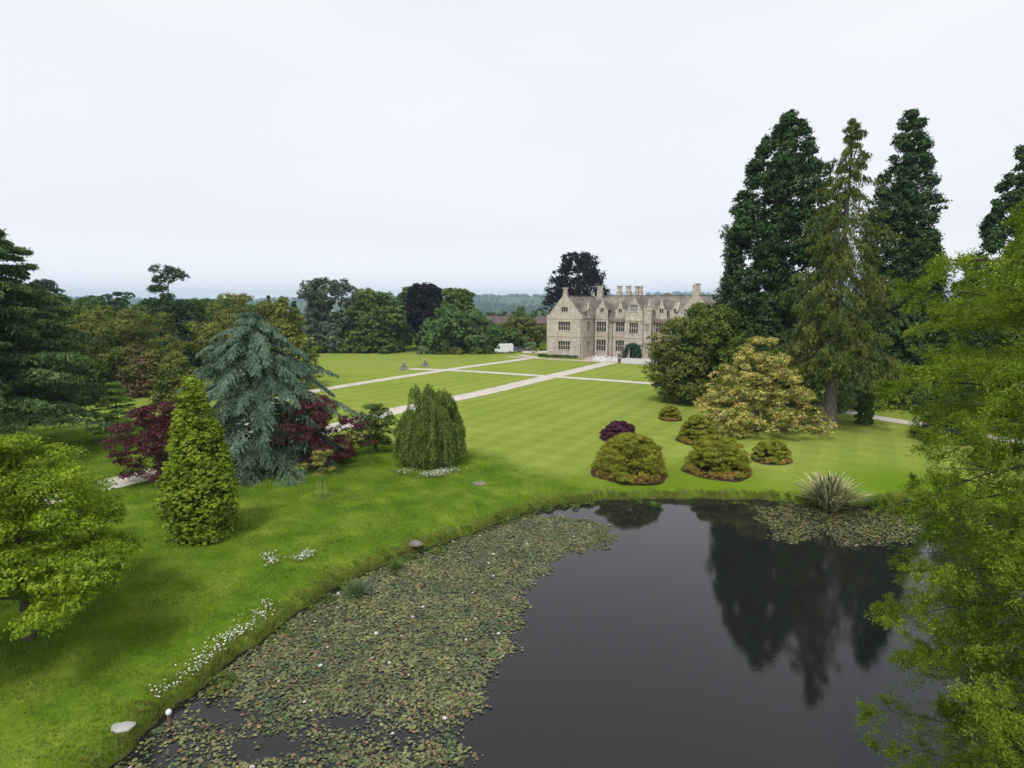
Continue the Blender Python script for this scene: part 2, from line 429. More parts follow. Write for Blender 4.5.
m, t = nmat('grass_ground'); K = t.links.new
o_ = N(t, 'ShaderNodeOutputMaterial'); pb = N(t, 'ShaderNodeBsdfDiffuse'); tcg = N(t, 'ShaderNodeTexCoord')
def noise(t, vec, s, d=4, rough=.55):
    n = N(t, 'ShaderNodeTexNoise'); n.inputs['Scale'].default_value = s; n.inputs['Detail'].default_value = d; n.inputs['Roughness'].default_value = rough
    t.links.new(vec, n.inputs['Vector']); return n.outputs['Fac']
def ramp(t, fac, stops):
    r = N(t, 'ShaderNodeValToRGB'); e = r.color_ramp.elements
    while len(e) < len(stops): e.new(.5)
    for k_, (p, c) in enumerate(stops): e[k_].position = p; e[k_].color = (*c, 1)
    t.links.new(fac, r.inputs['Fac']); return r.outputs['Color']
def mixc(t, f, a, b, bt='MIX'):
    n = N(t, 'ShaderNodeMixRGB', blend_type=bt)
    for s_, v in (('Fac', f), ('Color1', a), ('Color2', b)):
        if isinstance(v, (int, float)): n.inputs[s_].default_value = v
        elif isinstance(v, tuple): n.inputs[s_].default_value = (*v, 1)
        else: t.links.new(v, n.inputs[s_])
    return n.outputs['Color']
def attr(t, name):
    a = N(t, 'ShaderNodeAttribute'); a.attribute_name = name; return a.outputs['Fac']
ob = tcg.outputs['Object']
fine = noise(t, ob, 9, 5, .7); mid = noise(t, ob, .9, 5, .6); big = noise(t, ob, .07, 4)
lawn = ramp(t, big, [(.35, (.212, .272, .046)), (.65, (.252, .305, .060))])
lawn = mixc(t, .55, lawn, ramp(t, mid, [(.3, (.82, .84, .8)), (.7, (1.12, 1.1, 1.1))]), 'MULTIPLY')
lawn = mixc(t, .6, lawn, ramp(t, fine, [(.3, (.72, .76, .7)), (.7, (1.2, 1.18, 1.2))]), 'MULTIPLY')
# mowing stripes in the two directions of the paths
def stripes(t, ang, period):
    mpn = N(t, 'ShaderNodeMapping'); mpn.inputs['Rotation'].default_value = (0, 0, ang); t.links.new(ob, mpn.inputs['Vector'])
    w = N(t, 'ShaderNodeTexWave'); w.wave_type = 'BANDS'; w.bands_direction = 'X'; w.inputs['Scale'].default_value = 2*PI/20/period
    w.inputs['Distortion'].default_value = .35; w.inputs['Detail'].default_value = 1; w.inputs['Detail Scale'].default_value = .3
    t.links.new(mpn.outputs[0], w.inputs['Vector']); return w.outputs['Fac']
dry = ramp(t, noise(t, ob, .16, 6, .7), [(.55, (0, 0, 0)), (.72, (.5, .5, .5))])
lawn = mixc(t, dry, lawn, (.29, .27, .075))
lawn = mixc(t, 1.0, lawn, ramp(t, stripes(t, R(30), 3.2), [(.42, (.94, .955, .93)), (.58, (1.05, 1.04, 1.06))]), 'MULTIPLY')
lawn = mixc(t, 1.0, lawn, ramp(t, stripes(t, R(-60), 3.2), [(.42, (.965, .97, .95)), (.58, (1.04, 1.03, 1.04))]), 'MULTIPLY')
damp = ramp(t, big, [(.35, (.115, .200, .012)), (.65, (.140, .220, .016))])  # darker, greener turf tone: vignetting put into the lawn colour
damp = mixc(t, .6, damp, ramp(t, fine, [(.3, (.72, .76, .7)), (.7, (1.2, 1.18, 1.2))]), 'MULTIPLY')
lawn = mixc(t, attr(t, 'damp'), lawn, damp)
rg = ramp(t, noise(t, ob, .35, 6, .65), [(.32, (.066, .125, .010)), (.5, (.112, .185, .015)), (.68, (.185, .240, .028))])
rg = mixc(t, .8, rg, ramp(t, noise(t, ob, 4.0, 6, .75), [(.3, (.55, .62, .5)), (.7, (1.3, 1.28, 1.3))]), 'MULTIPLY')
g_ = mixc(t, attr(t, 'rough'), lawn, rg)
fieldv = N(t, 'ShaderNodeTexVoronoi'); fieldv.inputs['Scale'].default_value = .0032; t.links.new(ob, fieldv.inputs['Vector'])
sepf = N(t, 'ShaderNodeSeparateColor'); t.links.new(fieldv.outputs['Color'], sepf.inputs[0])
fld = ramp(t, sepf.outputs[0], [(.0, (.035, .06, .02)), (.35, (.09, .14, .04)), (.6, (.04, .07, .025)), (.8, (.24, .24, .12)), (1., (.05, .09, .03))])
g_ = mixc(t, attr(t, 'far'), g_, fld)
mudc = ramp(t, noise(t, ob, 3, 5, .7), [(.3, (.018, .014, .008)), (.55, (.07, .05, .028)), (.72, (.13, .105, .05))])
g_ = mixc(t, attr(t, 'mud'), g_, mudc)
K(g_, pb.inputs['Color'])
bmp = N(t, 'ShaderNodeBump'); bmp.inputs['Strength'].default_value = .5; bmp.inputs['Distance'].default_value = .08
K(noise(t, ob, 5, 5, .7), bmp.inputs['Height']); K(bmp.outputs[0], pb.inputs['Normal'])
K(pb.outputs[0], o_.inputs[0]); GROUND = m
nx, ny = len(gx), len(gy)
ii = np.arange(nx*ny).reshape(ny, nx)
Fc = np.stack([ii[:-1, :-1], ii[:-1, 1:], ii[1:, 1:], ii[1:, :-1]], -1).reshape(-1, 4)
ground = np_mesh('ground', np.column_stack([P2, Z]), Fc, GROUND, smooth=True)
for nme, arr in (('rough', rough), ('mud', mud), ('far', farz), ('damp', vignette_mask)):
    a = ground.data.attributes.new(nme, 'FLOAT', 'POINT'); a.data.foreach_set('value', arr.astype(np.float32))
tag(ground, kind='structure')

# water
m, t = nmat('pond_water'); K = t.links.new
o_ = N(t, 'ShaderNodeOutputMaterial'); pb = N(t, 'ShaderNodeBsdfPrincipled'); tcg = N(t, 'ShaderNodeTexCoord')
pb.inputs['Base Color'].default_value = (.0125, .0135, .0125, 1); pb.inputs['IOR'].default_value = 1.43; pb.inputs['Roughness'].default_value = .015
mpn = N(t, 'ShaderNodeMapping'); mpn.inputs['Scale'].default_value = (1, 1.6, 1); K(tcg.outputs['Object'], mpn.inputs[0])
bmp = N(t, 'ShaderNodeBump'); bmp.inputs['Strength'].default_value = .06; bmp.inputs['Distance'].default_value = .02
rr_ = N(t, 'ShaderNodeMapRange'); rr_.inputs['From Min'].default_value = .4; rr_.inputs['From Max'].default_value = .65; rr_.inputs['To Min'].default_value = .008; rr_.inputs['To Max'].default_value = .06
K(noise(t, mpn.outputs[0], .16, 3), rr_.inputs['Value']); K(rr_.outputs[0], pb.inputs['Roughness'])
K(noise(t, mpn.outputs[0], 5, 3), bmp.inputs['Height']); K(bmp.outputs[0], pb.inputs['Normal']); K(pb.outputs[0], o_.inputs[0]); WATER = m
mb = MB(); mb.poly([(-20, -8, WZ), (40, -8, WZ), (40, 49, WZ), (-20, 49, WZ)]); pond = mb.build('pond_water', WATER); tag(pond, kind='structure')

# paths
GRAVEL = simple('gravel', (.46, .42, .355), .95, c2=(.60, .555, .48), scale=.55)
GRAVEL_P = simple('gravel_pink', (.40, .33, .27), .95, c2=(.50, .42, .36), scale=.6)
def path(pts, w, name='path', z=.03, mat=GRAVEL, kerb=True):
    P = catmull_open(pts); n = len(P)
    tan = unit(np.gradient(P, axis=0)); nr = np.stack([-tan[:, 1], tan[:, 0]], 1)
    ws = w/2*(1+np.random.default_rng(int(w*100)).normal(size=n)*.035); w = ws
    V = [(*(P[i]+nr[i]*w[i]), z) for i in range(n)]+[(*(P[i]-nr[i]*w[i]), z) for i in range(n)]
    o = np_mesh(name, np.array(V), np.array([(n+i, n+i+1, i+1, i) for i in range(n-1)]), mat)
    tag(o, kind='structure'); return o
def catmull_open(P, n=26):
    P = [np.array(p, float)[:2] for p in P]; P = [2*P[0]-P[1]]+P+[2*P[-1]-P[-2]]; o = []
    for i in range(1, len(P)-2):
        a, b, c, d = P[i-1:i+3]
        for s in np.linspace(0, 1, n, endpoint=(i == len(P)-3)):
            o.append(.5*((2*b)+(-a+c)*s+(2*a-5*b+4*c-d)*s*s+(-a+3*b-3*c+d)*s**3))
    return np.array(o)
hr = np.array([math.cos(R(30)), -math.sin(R(30))]); hd = np.array([math.sin(R(30)), math.cos(R(30))])
HO = np.array([9.3, 159.8])            # house origin: front left corner of the left wing
def hp(x, y): return HO+hr*x+hd*y
PA = [at(232, 455), at(246, 425), at(272, 404), at(312, 391.6), at(447, 370), at(536, 357.6)]
path(PA, 2.6, z=.034)
PC = [at(-80, 530), at(110, 484), at(250, 452), at(346, 424.5), at(400, 410), at(480, 393.5), at(540, 379.3), at(575, 371), at(610, 362.7), at(621, 360)]
path(PC, 3.6, z=.042)
PB = [at(400, 369), at(447, 370.2), at(538, 375.8), at(649, 383.5), at(740, 392), at(838, 410), at(880, 418.5), at(935, 427), at(1010, 440), at(1150, 455)]
path(PB, 2.7, z=.038, mat=GRAVEL)
mb = MB(); mb.poly([(*hp(-9, -7.6), .046), (*hp(12, -7.6), .046), (*hp(12, -4.8), .046), (*hp(-9, -4.8), .046)])
mb.poly([(*hp(12, -7.6), .046), (*hp(56, -7.6), .046), (*hp(56, -.6), .046), (*hp(12, -.6), .046)])
mb.poly([(*hp(10.2, -.6), .046), (*hp(33.6, -.6), .046), (*hp(33.6, 8.97), .046), (*hp(10.2, 8.97), .046)])
tag(mb.build('forecourt', GRAVEL_P), kind='structure')
path([at(500, 352.5), at(525, 350), hp(-9, 9), hp(-6, 22)], 5.0, name='driveway', z=.03)
path([at(519, 355), at(536, 357.8), hp(-9, -6.2)], 2.4, name='path', z=.028)

# ================================================================== grass tufts (uncountable)
def blades(rng, P, h, w, lean=.5):
    n = len(P); a = rng.uniform(0, 2*PI, n); l = rng.uniform(0, lean, n); hh = h*rng.uniform(.5, 1.3, n)
    top = P+np.stack([np.cos(a)*l*hh, np.sin(a)*l*hh, hh], 1)
    s = rng.uniform(0, 2*PI, n); sv = np.stack([np.cos(s), np.sin(s), 0*s], 1)*w
    v = np.stack([P-sv, P+sv, top], 1).reshape(-1, 3)
    return v, np.arange(3*n).reshape(n, 3)
rng = np.random.default_rng(11)
GR1 = foliage('meadow_grass', (.078, .138, .012), (.135, .195, .026), .3, .25, .4, .02)
GR2 = foliage('bank_grass', (.10, .155, .012), (.17, .20, .028), 1.1, .25, .4, .02, c3=(.22, .17, .09), p3=.15)
cand = np.stack([rng.uniform(-45, 12, 520000), rng.uniform(14, 62, 520000)], 1)
cand = cand[inside(cand+rng.normal(size=cand.shape)*1.1, rough_poly)]
tuft = np.sin(cand[:, 0]*1.7+np.sin(cand[:, 1]*1.3))*np.sin(cand[:, 1]*1.9+cand[:, 0]*.7)+rng.normal(size=len(cand))*.6
cand = cand[(tuft > -.1) & (rng.uniform(size=len(cand)) < np.clip(38/np.hypot(cand[:, 0], cand[:, 1]), 0, 1))]
dd, _ = shore_dist(cand); cand = cand[dd > .5]; dd = dd[dd > .5]
Pg = np.column_stack([cand, bank_z(dd)])
v, f = blades(rng, Pg, .11, .018, .7)
tag(np_mesh('meadow_grass', v, f, GR1, k=3), 'rough green grass growing on the slope left of the pond', 'grass', kind='stuff')
# taller fringe along the bank
k_ = rng.integers(0, len(SH), 90000); base_ = SH[k_]+(np.roll(SH, -1, 0)[k_]-SH[k_])*rng.uniform(0, 1, (90000, 1))
tn = unit(np.roll(SH, -1, 0)-SH); no = np.stack([-tn[:, 1], tn[:, 0]], 1)[k_]
if inside((SH+np.stack([-tn[:, 1], tn[:, 0]], 1)*.5), SH).mean() > .5: no = -no
off_ = np.abs(rng.normal(size=90000))*(.55+.25*np.sin(base_[:, 0]*1.9)*np.sin(base_[:, 1]*1.3))*.8+.05
cand = base_+no*off_[:, None]
v, f = blades(rng, np.column_stack([cand, bank_z(off_)]), .14, .012, 1.0)
tag(np_mesh('bank_grass', v, f, GR2, k=3), 'long grass hanging over the muddy edge of the pond', 'grass', kind='stuff')

# ================================================================== lily pads
rng = np.random.default_rng(21)
pad1 = [(100, 800), (130, 750), (170, 718), (232, 664), (300, 612), (370, 572), (420, 552), (470, 535), (522, 516), (560, 517), (590, 520), (608, 527), (616, 538),
        (600, 549), (566, 553), (548, 562), (546, 575), (522, 590), (523, 612), (512, 640), (510, 655), (500, 665), (482, 668), (489, 690), (478, 702),
        (470, 716), (455, 735), (452, 745), (478, 752), (455, 770), (430, 800)]
pad2 = [(757, 508), (800, 504), (850, 506), (905, 503), (925, 512), (930, 540), (880, 545), (842, 548), (830, 532), (800, 545), (770, 538), (775, 528), (756, 520)]
def pads(poly_px, n, holes, r0):
    pg = np.array([at(x, y, WZ)[:2] for x, y in poly_px])
    lo, hi = pg.min(0)-.5, pg.max(0)+.5
    c = rng.uniform(lo, hi, (n, 2))
    e = c+np.stack([np.sin(c[:, 1]*3+c[:, 0]), np.sin(c[:, 0]*3.3)], 1)*.22+rng.normal(size=c.shape)*.18
    k = inside(e, pg)
    dsh, _ = shore_dist(c[k]); kk = np.where(k)[0]; k[:] = False; k[kk[dsh < -.12]] = True
    c = c[k]
    u = np.zeros(len(c))
    for (hx, hy), hr_, s in holes:
        q = np.array(at(hx, hy, WZ)[:2]); u = np.maximum(u, s*np.exp(-(((c-q)/np.array(hr_))**2).sum(1)))
    patch = .5+.5*np.sin(c[:, 0]*1.1+2*np.sin(c[:, 1]*.9))*np.sin(c[:, 1]*1.4+c[:, 0]*.6)
    fine_p = np.sin(c[:, 0]*5.3+2*np.sin(c[:, 1]*4.1))*np.sin(c[:, 1]*6.1+c[:, 0]*2.2)
    u = np.minimum(np.maximum(u*(.6+.6*patch), .45*np.clip(fine_p-.15, 0, 1)), .98)
    return c[rng.uniform(size=len(c)) > u]
c1 = pads(pad1, 125000, [((215, 715), (2.4, 1.5), 1.25), ((180, 745), (1.6, 1.6), 1.1), ((265, 745), (2.6, 1.0), 1.15), ((410, 738), (2.2, .8), .9), ((345, 722), (2.4, .7), 1.0), ((300, 765), (2., .5), .8)], .1)
c2 = pads(pad2, 15000, [((815, 540), (.5, 1.2), .95)], .1)
cc = np.concatenate([c1, c2]); n = len(cc); k7 = 7
ang = rng.uniform(0, 2*PI, (n, 1))+np.linspace(.25, 2*PI-.25, k7)[None]
rr = .028+.06*rng.uniform(0, 1, (n, 1))**1.7
z = WZ+rng.uniform(.006, .05, n)
tilt = rng.normal(size=(n, 2))*.12
dxy = np.stack([np.cos(ang), np.sin(ang)], -1)*rr[..., None]
V = np.zeros((n, k7+1, 3)); V[:, :k7, :2] = cc[:, None]+dxy; V[:, k7, :2] = cc
V[:, :k7, 2] = z[:, None]+np.maximum((dxy*tilt[:, None]).sum(-1), -.03); V[:, k7, 2] = z-.004
b_ = (np.arange(n)*(k7+1))[:, None]
Fp = np.concatenate([b_+k7, b_+np.arange(k7)[None]], 1)
mpad = foliage('lily_pad', (.044, .062, .020), (.100, .112, .038), .9, .05, .8, .07, c3=(.105, .07, .032), p3=.2)
tag(np_mesh('lily_pads', V.reshape(-1, 3), Fp, mpad, k=k7+1), 'water lily leaves floating in a dense mat on the dark pond', 'lily pads', kind='stuff')
FLOWER = simple('lily_petal', (.75, .68, .70), .6, .05, 3)
def lily_flower():
    mb = MB()
    for ring, (n_, l, up) in enumerate(((8, .085, .35), (7, .07, .9), (5, .045, 1.6))):
        for k in range(n_):
            a = 2*PI*k/n_+ring*.4; c, s = math.cos(a), math.sin(a); e = math.atan(up)
            tip = (c*l*math.cos(e), s*l*math.cos(e), l*math.sin(e)); mdx = .5
            w = l*.32
            mb.poly([(0, 0, 0), (tip[0]*mdx-s*w, tip[1]*mdx+c*w, tip[2]*.35), tip, (tip[0]*mdx+s*w, tip[1]*mdx-c*w, tip[2]*.35)])
    return mb.build('water_lily_flower', FLOWER)
fl0 = lily_flower(); sel = rng.choice(len(c1), 46, replace=False)
for q, i in enumerate(sel):
    o = fl0 if q == 0 else fl0.copy()
    if q: col.objects.link(o)
    o.location = (*c1[i], WZ+.05); o.rotation_euler = (rng.normal()*.2, rng.normal()*.2, rng.uniform(0, 6)); s = rng.uniform(.7, 1.3); o.scale = (s, s, s)
    tag(o, 'small pale water lily flower open among the floating leaves', 'flower', 'water lily flowers on the pond')

# ================================================================== MANOR HOUSE
def stone_mat(name, a, b, c):
    m, t = nmat(name); K = t.links.new
    o_ = N(t, 'ShaderNodeOutputMaterial'); pb = N(t, 'ShaderNodeBsdfPrincipled'); tcg = N(t, 'ShaderNodeTexCoord'); ob = tcg.outputs['Object']
    pb.inputs['Roughness'].default_value = .9; pb.inputs['Specular IOR Level'].default_value = .2
    base = ramp(t, noise(t, ob, .35, 6, .65), [(.3, a), (.5, b), (.7, c)])
    mpn = N(t, 'ShaderNodeMapping'); mpn.inputs['Scale'].default_value = (1.1, 1.1, 2.6); K(ob, mpn.inputs[0])
    vo = N(t, 'ShaderNodeTexVoronoi'); vo.inputs['Scale'].default_value = 1.6; K(mpn.outputs[0], vo.inputs['Vector'])
    sc_ = N(t, 'ShaderNodeSeparateColor'); K(vo.outputs['Color'], sc_.inputs[0])
    base = mixc(t, .8, base, ramp(t, sc_.outputs[0], [(0, (.8, .8, .82)), (1, (1.18, 1.16, 1.1))]), 'MULTIPLY')
    mps = N(t, 'ShaderNodeMapping'); mps.inputs['Scale'].default_value = (1.2, 1.2, .12); K(ob, mps.inputs[0])
    base = mixc(t, .7, base, ramp(t, noise(t, mps.outputs[0], 1.4, 4, .6), [(.35, (.72, .72, .74)), (.6, (1.05, 1.05, 1.04))]), 'MULTIPLY')
    K(base, pb.inputs['Base Color']); K(pb.outputs[0], o_.inputs[0]); return m
STONE = stone_mat('sandstone', (.44, .40, .35), (.54, .49, .425), (.60, .545, .465))
TRIM = stone_mat('sandstone_trim', (.48, .43, .36), (.56, .505, .43), (.62, .55, .46))
ROOF = stone_mat('stone_slates', (.12, .10, .09), (.20, .17, .15), (.33, .29, .235))
LEAD = simple('lead', (.22, .235, .26), .7, .2, 1)
def glass_mat(name, c=(.03, .037, .05)):
    m, t = nmat(name); o_ = N(t, 'ShaderNodeOutputMaterial'); pb = N(t, 'ShaderNodeBsdfPrincipled')
    pb.inputs['Base Color'].default_value = (*c, 1); pb.inputs['Roughness'].default_value = .12; pb.inputs['IOR'].default_value = 1.5
    g = N(t, 'ShaderNodeTexCoord'); n = N(t, 'ShaderNodeTexNoise'); n.inputs['Scale'].default_value = 3
    b = N(t, 'ShaderNodeBump'); b.inputs['Strength'].default_value = .25; b.inputs['Distance'].default_value = .05
    t.links.new(g.outputs['Object'], n.inputs[0]); t.links.new(n.outputs['Fac'], b.inputs['Height']); t.links.new(b.outputs[0], pb.inputs['Normal'])
    t.links.new(pb.outputs[0], o_.inputs[0]); return m
GLASS = glass_mat('leaded_glass'); GLASS_B = glass_mat('blind_glass', (.22, .27, .31))
PIPE = simple('drainpipe', (.10, .07, .06), .6)
house = empty('manor_house', (*HO, 0), -R(30))
tag(house, 'long sandstone Tudor manor house with mullioned windows, gables and tall chimneys', 'manor house')

def wall_face(o2, d2, x0, x1, top, zb, opens, extra=(), reveal=.28):
    """one wall plane from local point o2 along d2; outward normal is d2 turned clockwise; top(x) its upper edge; opens (xa,xb,za,zb)"""
    o2 = np.array(o2, float); d2 = np.array(d2, float); nrm = np.array([d2[1], -d2[0]])
    W = lambda x, z, dep=0.: (*(o2+d2*x-nrm*dep), z)
    mb = MB(); xs = sorted(set([x0, x1, *extra]+[q for o in opens for q in o[:2]]))
    for a, b in zip(xs[:-1], xs[1:]):
        iv = sorted([(o[2], o[3]) for o in opens if o[0] <= a+1e-6 and o[1] >= b-1e-6]); z = zb
        for za, zc in iv:
            mb.poly([W(a, z), W(b, z), W(b, za), W(a, za)]); z = zc
        mb.poly([W(a, z), W(b, z), W(b, top(b)), W(a, top(a))])
    for xa, xb, za, zc in opens:
        r = reveal
        mb.poly([W(xa, za), W(xb, za), W(xb, za, r), W(xa, za, r)]); mb.poly([W(xa, zc), W(xa, zc, r), W(xb, zc, r), W(xb, zc)])
        mb.poly([W(xa, za), W(xa, za, r), W(xa, zc, r), W(xa, zc)]); mb.poly([W(xb, za), W(xb, zc), W(xb, zc, r), W(xb, za, r)])
    o = mb.build('wall', STONE, house)
    for op in opens: window(W, *op)
    return W
def wbox(mb, W, xa, xb, za, zc, d0, d1):
    """box between depths d0 (outer) and d1 (inner)"""
    p = [W(xa, za, d0), W(xb, za, d0), W(xb, zc, d0), W(xa, zc, d0)]; q = Vector(W(xa, za, d1))-Vector(W(xa, za, d0)); mb.prism(p, q)
def window(W, xa, xb, za, zc, glass=None):
    mb = MB(); n = max(2, round((xb-xa)/.62)); f = .13
    wbox(mb, W, xa-.16, xb+.16, zc+.0, zc+.2, -.1, .0)        # hood mould
    wbox(mb, W, xa-.1, xb+.1, za-.16, za, -.08, .0)           # sill
    wbox(mb, W, xa-.16, xa, za-.16, zc+.2, -.05, .0); wbox(mb, W, xb, xb+.16, za-.16, zc+.2, -.05, .0)
    fr = mb.build('window', TRIM, house)
    mm = MB()
    for k in range(n+1):
        x = xa+(xb-xa)*k/n; a = max(xa, x-f/2); b = min(xb, x+f/2); wbox(mm, W, a, b, za, zc, .06, .2)
    rows = 2 if zc-za > 1.9 else 1
    for k in range(rows+1):
        z = za+(zc-za)*k/rows
        a = max(za, z-f/2); b = min(zc, z+f/2)
        for j_ in range(n):
            xl = xa+(xb-xa)*j_/n+f/2+(0 if j_ else 0); xr = xa+(xb-xa)*(j_+1)/n-f/2
            wbox(mm, W, xl, xr, a, b, .075, .19)
    mm.build('mullions', TRIM, fr)
    pg = MB(); pg.poly([W(xa, za, .215), W(xb, za, .215), W(xb, zc, .215), W(xa, zc, .215)]); pg.build('pane', glass or (GLASS if random.random() < .8 else GLASS_B), fr)
random.seed(3)
EZ, RZ = 10.4, 16.1
def gable_wall(o2, d2, w, opens, ez, az, cap=True, zb=0.0, kneel=.5):
    def top(x):
        if x <= .5 or x >= w-.5: return ez+kneel
        u = 1-abs(x-w/2)/(w/2-.5); return ez+kneel+(az-ez-kneel)*u
    W = wall_face(o2, d2, 0, w, top, zb, opens, extra=[.5, w/2, w-.5])
    mb = MB(); q = Vector(W(0, 0, .36))-Vector(W(0, 0, -.06))
    for a, b in ((.5, w/2), (w-.5, w/2)):
        mb.prism([W(a, top(a)-.02, -.06), W(b, top(b)-.02, -.06), W(b, top(b)+.24, -.06), W(a, top(a)+.24, -.06)], q)
    for a, b in ((0, .5), (w-.5, w)):
        wbox(mb, W, a-.05 if a == 0 else a, b if a == 0 else b+.05, ez+kneel, ez+kneel+.22, -.06, .36)
    if cap:
        wbox(mb, W, w/2-.14, w/2+.14, az+.2, az+.75, 0, .28); wbox(mb, W, w/2-.24, w/2+.24, az+.55, az+.68, -.1, .38)
    mb.build('coping', TRIM, house)
    return W
wing_w = 10.2
SX = 43.8
for wx in (0.0, SX-wing_w):
    c = wing_w/2
    gable_wall((wx, 0), (1, 0), wing_w, [(c-1.7, c+1.7, 2.0, 4.3), (c-1.7, c+1.7, 7.1, 9.4), (c-.95, c+.95, 11.9, 13.2)], EZ, RZ+.35)
    # flanks and back
    wl = wx == 0.0
    wall_face((wx+wing_w, 0), (0, 1), 0, 9 if wl else 20, lambda x: EZ, 0, [(3.0, 5.4, 2.0, 4.3), (3.0, 5.4, 7.1, 9.3)] if wl else [(3, 5.4, 2, 4.3), (3, 5.4, 7.1, 9.3), (12, 14.4, 2, 4.3), (12, 14.4, 7.1, 9.3)])
    wall_face((wx, 20 if wl else 9), (0, -1), 0, 20 if wl else 9, lambda x: EZ, 0, [(3, 5.4, 2, 4.3), (3, 5.4, 7.1, 9.3)]+([(11, 13.4, 2, 4.3), (11, 13.4, 7.1, 9.3)] if wl else []))
    gable_wall((wx+wing_w, 20), (-1, 0), wing_w, [(c-1.5, c+1.5, 2, 4.3), (c-1.5, c+1.5, 7.1, 9.4)], EZ, RZ+.35)
    # roof of the wing
    e = .12
    mb = MB()
    for s in (-1, 1):
        xe = wx+c+s*(c+.25); 
        mb.prism([(wx+c, .34, RZ), (xe, .34, EZ-.1), (xe, .34, EZ-.3), (wx+c, .34, RZ-.25)], (0, 19.3, 0))
    mb.box(wx+c-.16, wx+c+.16, .34, 19.6, RZ-.05, RZ+.12)
    rf = mb.build('roof', ROOF, house)
    # string courses
    for z, z1_, p_ in ((0, .7, .14), (5.45, 5.65, .1), (10.15, 10.35, .1)):
        mb = MB(); mb.box(wx-p_, wx+wing_w+p_, -p_, -.004, z, z1_); mb.box(wx+wing_w+.004, wx+wing_w+p_, -.004, 8.7, z, z1_); mb.box(wx-p_, wx-.004, -.004, 8.7, z, z1_)
        mb.build('string_course', TRIM, house)
    mb = MB()
    xx = wx+wing_w+.1 if wl else wx-.1
    mb.box(wx+wing_w-.35, wx+wing_w-.22, -.16, -.05, .1, 10.1); mb.build('drainpipe', PIPE, house)
# small gables on the inner flanks of the wings
def dormer(cx, y, w, ez, az, depth_, opens, zb, d2=(1, 0), fin=True):
    """gabled dormer whose face is at local y; cx its centre"""
    d2 = np.array(d2, float); o = np.array([cx, y])-d2*w/2
    W = gable_wall(o, d2, w, opens, ez, az, cap=fin, zb=zb, kneel=.25)
    n = np.array([-d2[1], d2[0]])
    a = lambda x, dep, z: (*(o+d2*x+n*dep), z)
    mb = MB()
    for s in (0, 1):
        xe = -.12 if s == 0 else w+.12
        mb.prism([a(w/2, .3, az-.05), a(xe, .3, ez+.05), a(xe, .3, ez-.1), a(w/2, .3, az-.25)], (*(n*depth_), 0))
    for s in (0, 1):
        xa = .02 if s == 0 else w-.22
        mb.prism([a(xa, .3, zb), a(xa+.2, .3, zb), a(xa+.2, .3, ez), a(xa, .3, ez)], (*(n*depth_), 0))
    mb.build('dormer_roof', ROOF, house)
dormer(wing_w-.05+.1, 4.2, 3.0, 12.0, 14.3, 3.0, [(.9, 2.1, 11.4, 12.7)], EZ, (0, 1))
dormer(SX-wing_w-.05, 4.2, 3.0, 12.0, 14.3, 3.0, [(.9, 2.1, 11.4, 12.7)], EZ, (0, -1))
# main range
MX0, MX1 = wing_w, SX-wing_w
ops = []
for cx_, w_ in ((7.0, 2.4), (17.9, 2.6)):
    ops += [(cx_-w_/2, cx_+w_/2, 1.5, 4.4), (cx_-w_/2, cx_+w_/2, 6.7, 9.2)]
ops += [(MX1-MX0-3.6, MX1-MX0-1.2, 1.5, 4.4), (MX1-MX0-3.6, MX1-MX0-1.2, 6.7, 9.2)]
wall_face((MX0, 9), (1, 0), 0, MX1-MX0, lambda x: 9.8, 0, ops)
wall_face((MX1, 18), (-1, 0), 0, MX1-MX0, lambda x: 9.8, 0, [(k, k+2.2, z_, z_+2.4) for k in (3, 9, 15, 21) for z_ in (1.6, 6.6)])
mb = MB()
for s in (-1, 1): mb.prism([(MX0-1, 13.5, RZ+.1), (MX0-1, 13.5+s*4.9, 9.75), (MX0-1, 13.5+s*4.9, 9.55), (MX0-1, 13.5, RZ-.15)], (MX1-MX0+2, 0, 0))
mb.box(MX0-1, MX1+1, 13.35, 13.65, RZ+.05, RZ+.22)
mroof = mb.build('roof', ROOF, house)
MB().box(MX0, MX1, 8.9, 8.997, 5.35, 5.55).build('string_course', TRIM, house); MB().box(MX0, MX1, 8.62, 8.97, 9.45, 9.72).build('cornice', TRIM, house)
# two storey canted bay by the left wing
def bay(cx, w, proj, y=9.0):
    y1 = y-proj
    ops = [(.45, w-.45, 1.5, 4.5), (.45, w-.45, 6.6, 9.3)]
    wall_face((cx-w/2, y1), (1, 0), 0, w, lambda x: 10.0, 0, ops)
    wall_face((cx+w/2, y1), (0, 1), 0, proj, lambda x: 10.0, 0, [(.3, proj-.3, 1.5, 4.5), (.3, proj-.3, 6.6, 9.3)] if proj > 1 else [])
    wall_face((cx-w/2, y), (0, -1), 0, proj, lambda x: 10.0, 0, [(.3, proj-.3, 1.5, 4.5), (.3, proj-.3, 6.6, 9.3)] if proj > 1 else [])
    mb = MB(); mb.box(cx-w/2-.12, cx+w/2+.12, y1-.12, y, 10.003, 10.22); mb.box(cx-w/2-.1, cx+w/2+.1, y1-.1, y1-.003, 5.4, 5.6); mb.build('parapet', TRIM, house)
bay(MX0+2.2, 3.6, 1.3)
dormer(MX0+2.2, 7.95, 3.3, 12.3, 14.7, 4.0, [(1.15, 2.15, 11.7, 12.9)], 10.2)
dormer(MX0+6.9, 8.98, 2.7, 12.1, 14.6, 4.0, [(.85, 1.85, 11.6, 12.7)], 9.8)
dormer(MX0+17.9, 8.98, 2.9, 12.1, 14.6, 4.0, [(.9, 2.0, 11.6, 12.8)], 9.8)
dormer(MX0+21.6, 8.98, 2.9, 12.1, 14.6, 4.0, [(.9, 2.0, 11.6, 12.8)], 9.8)
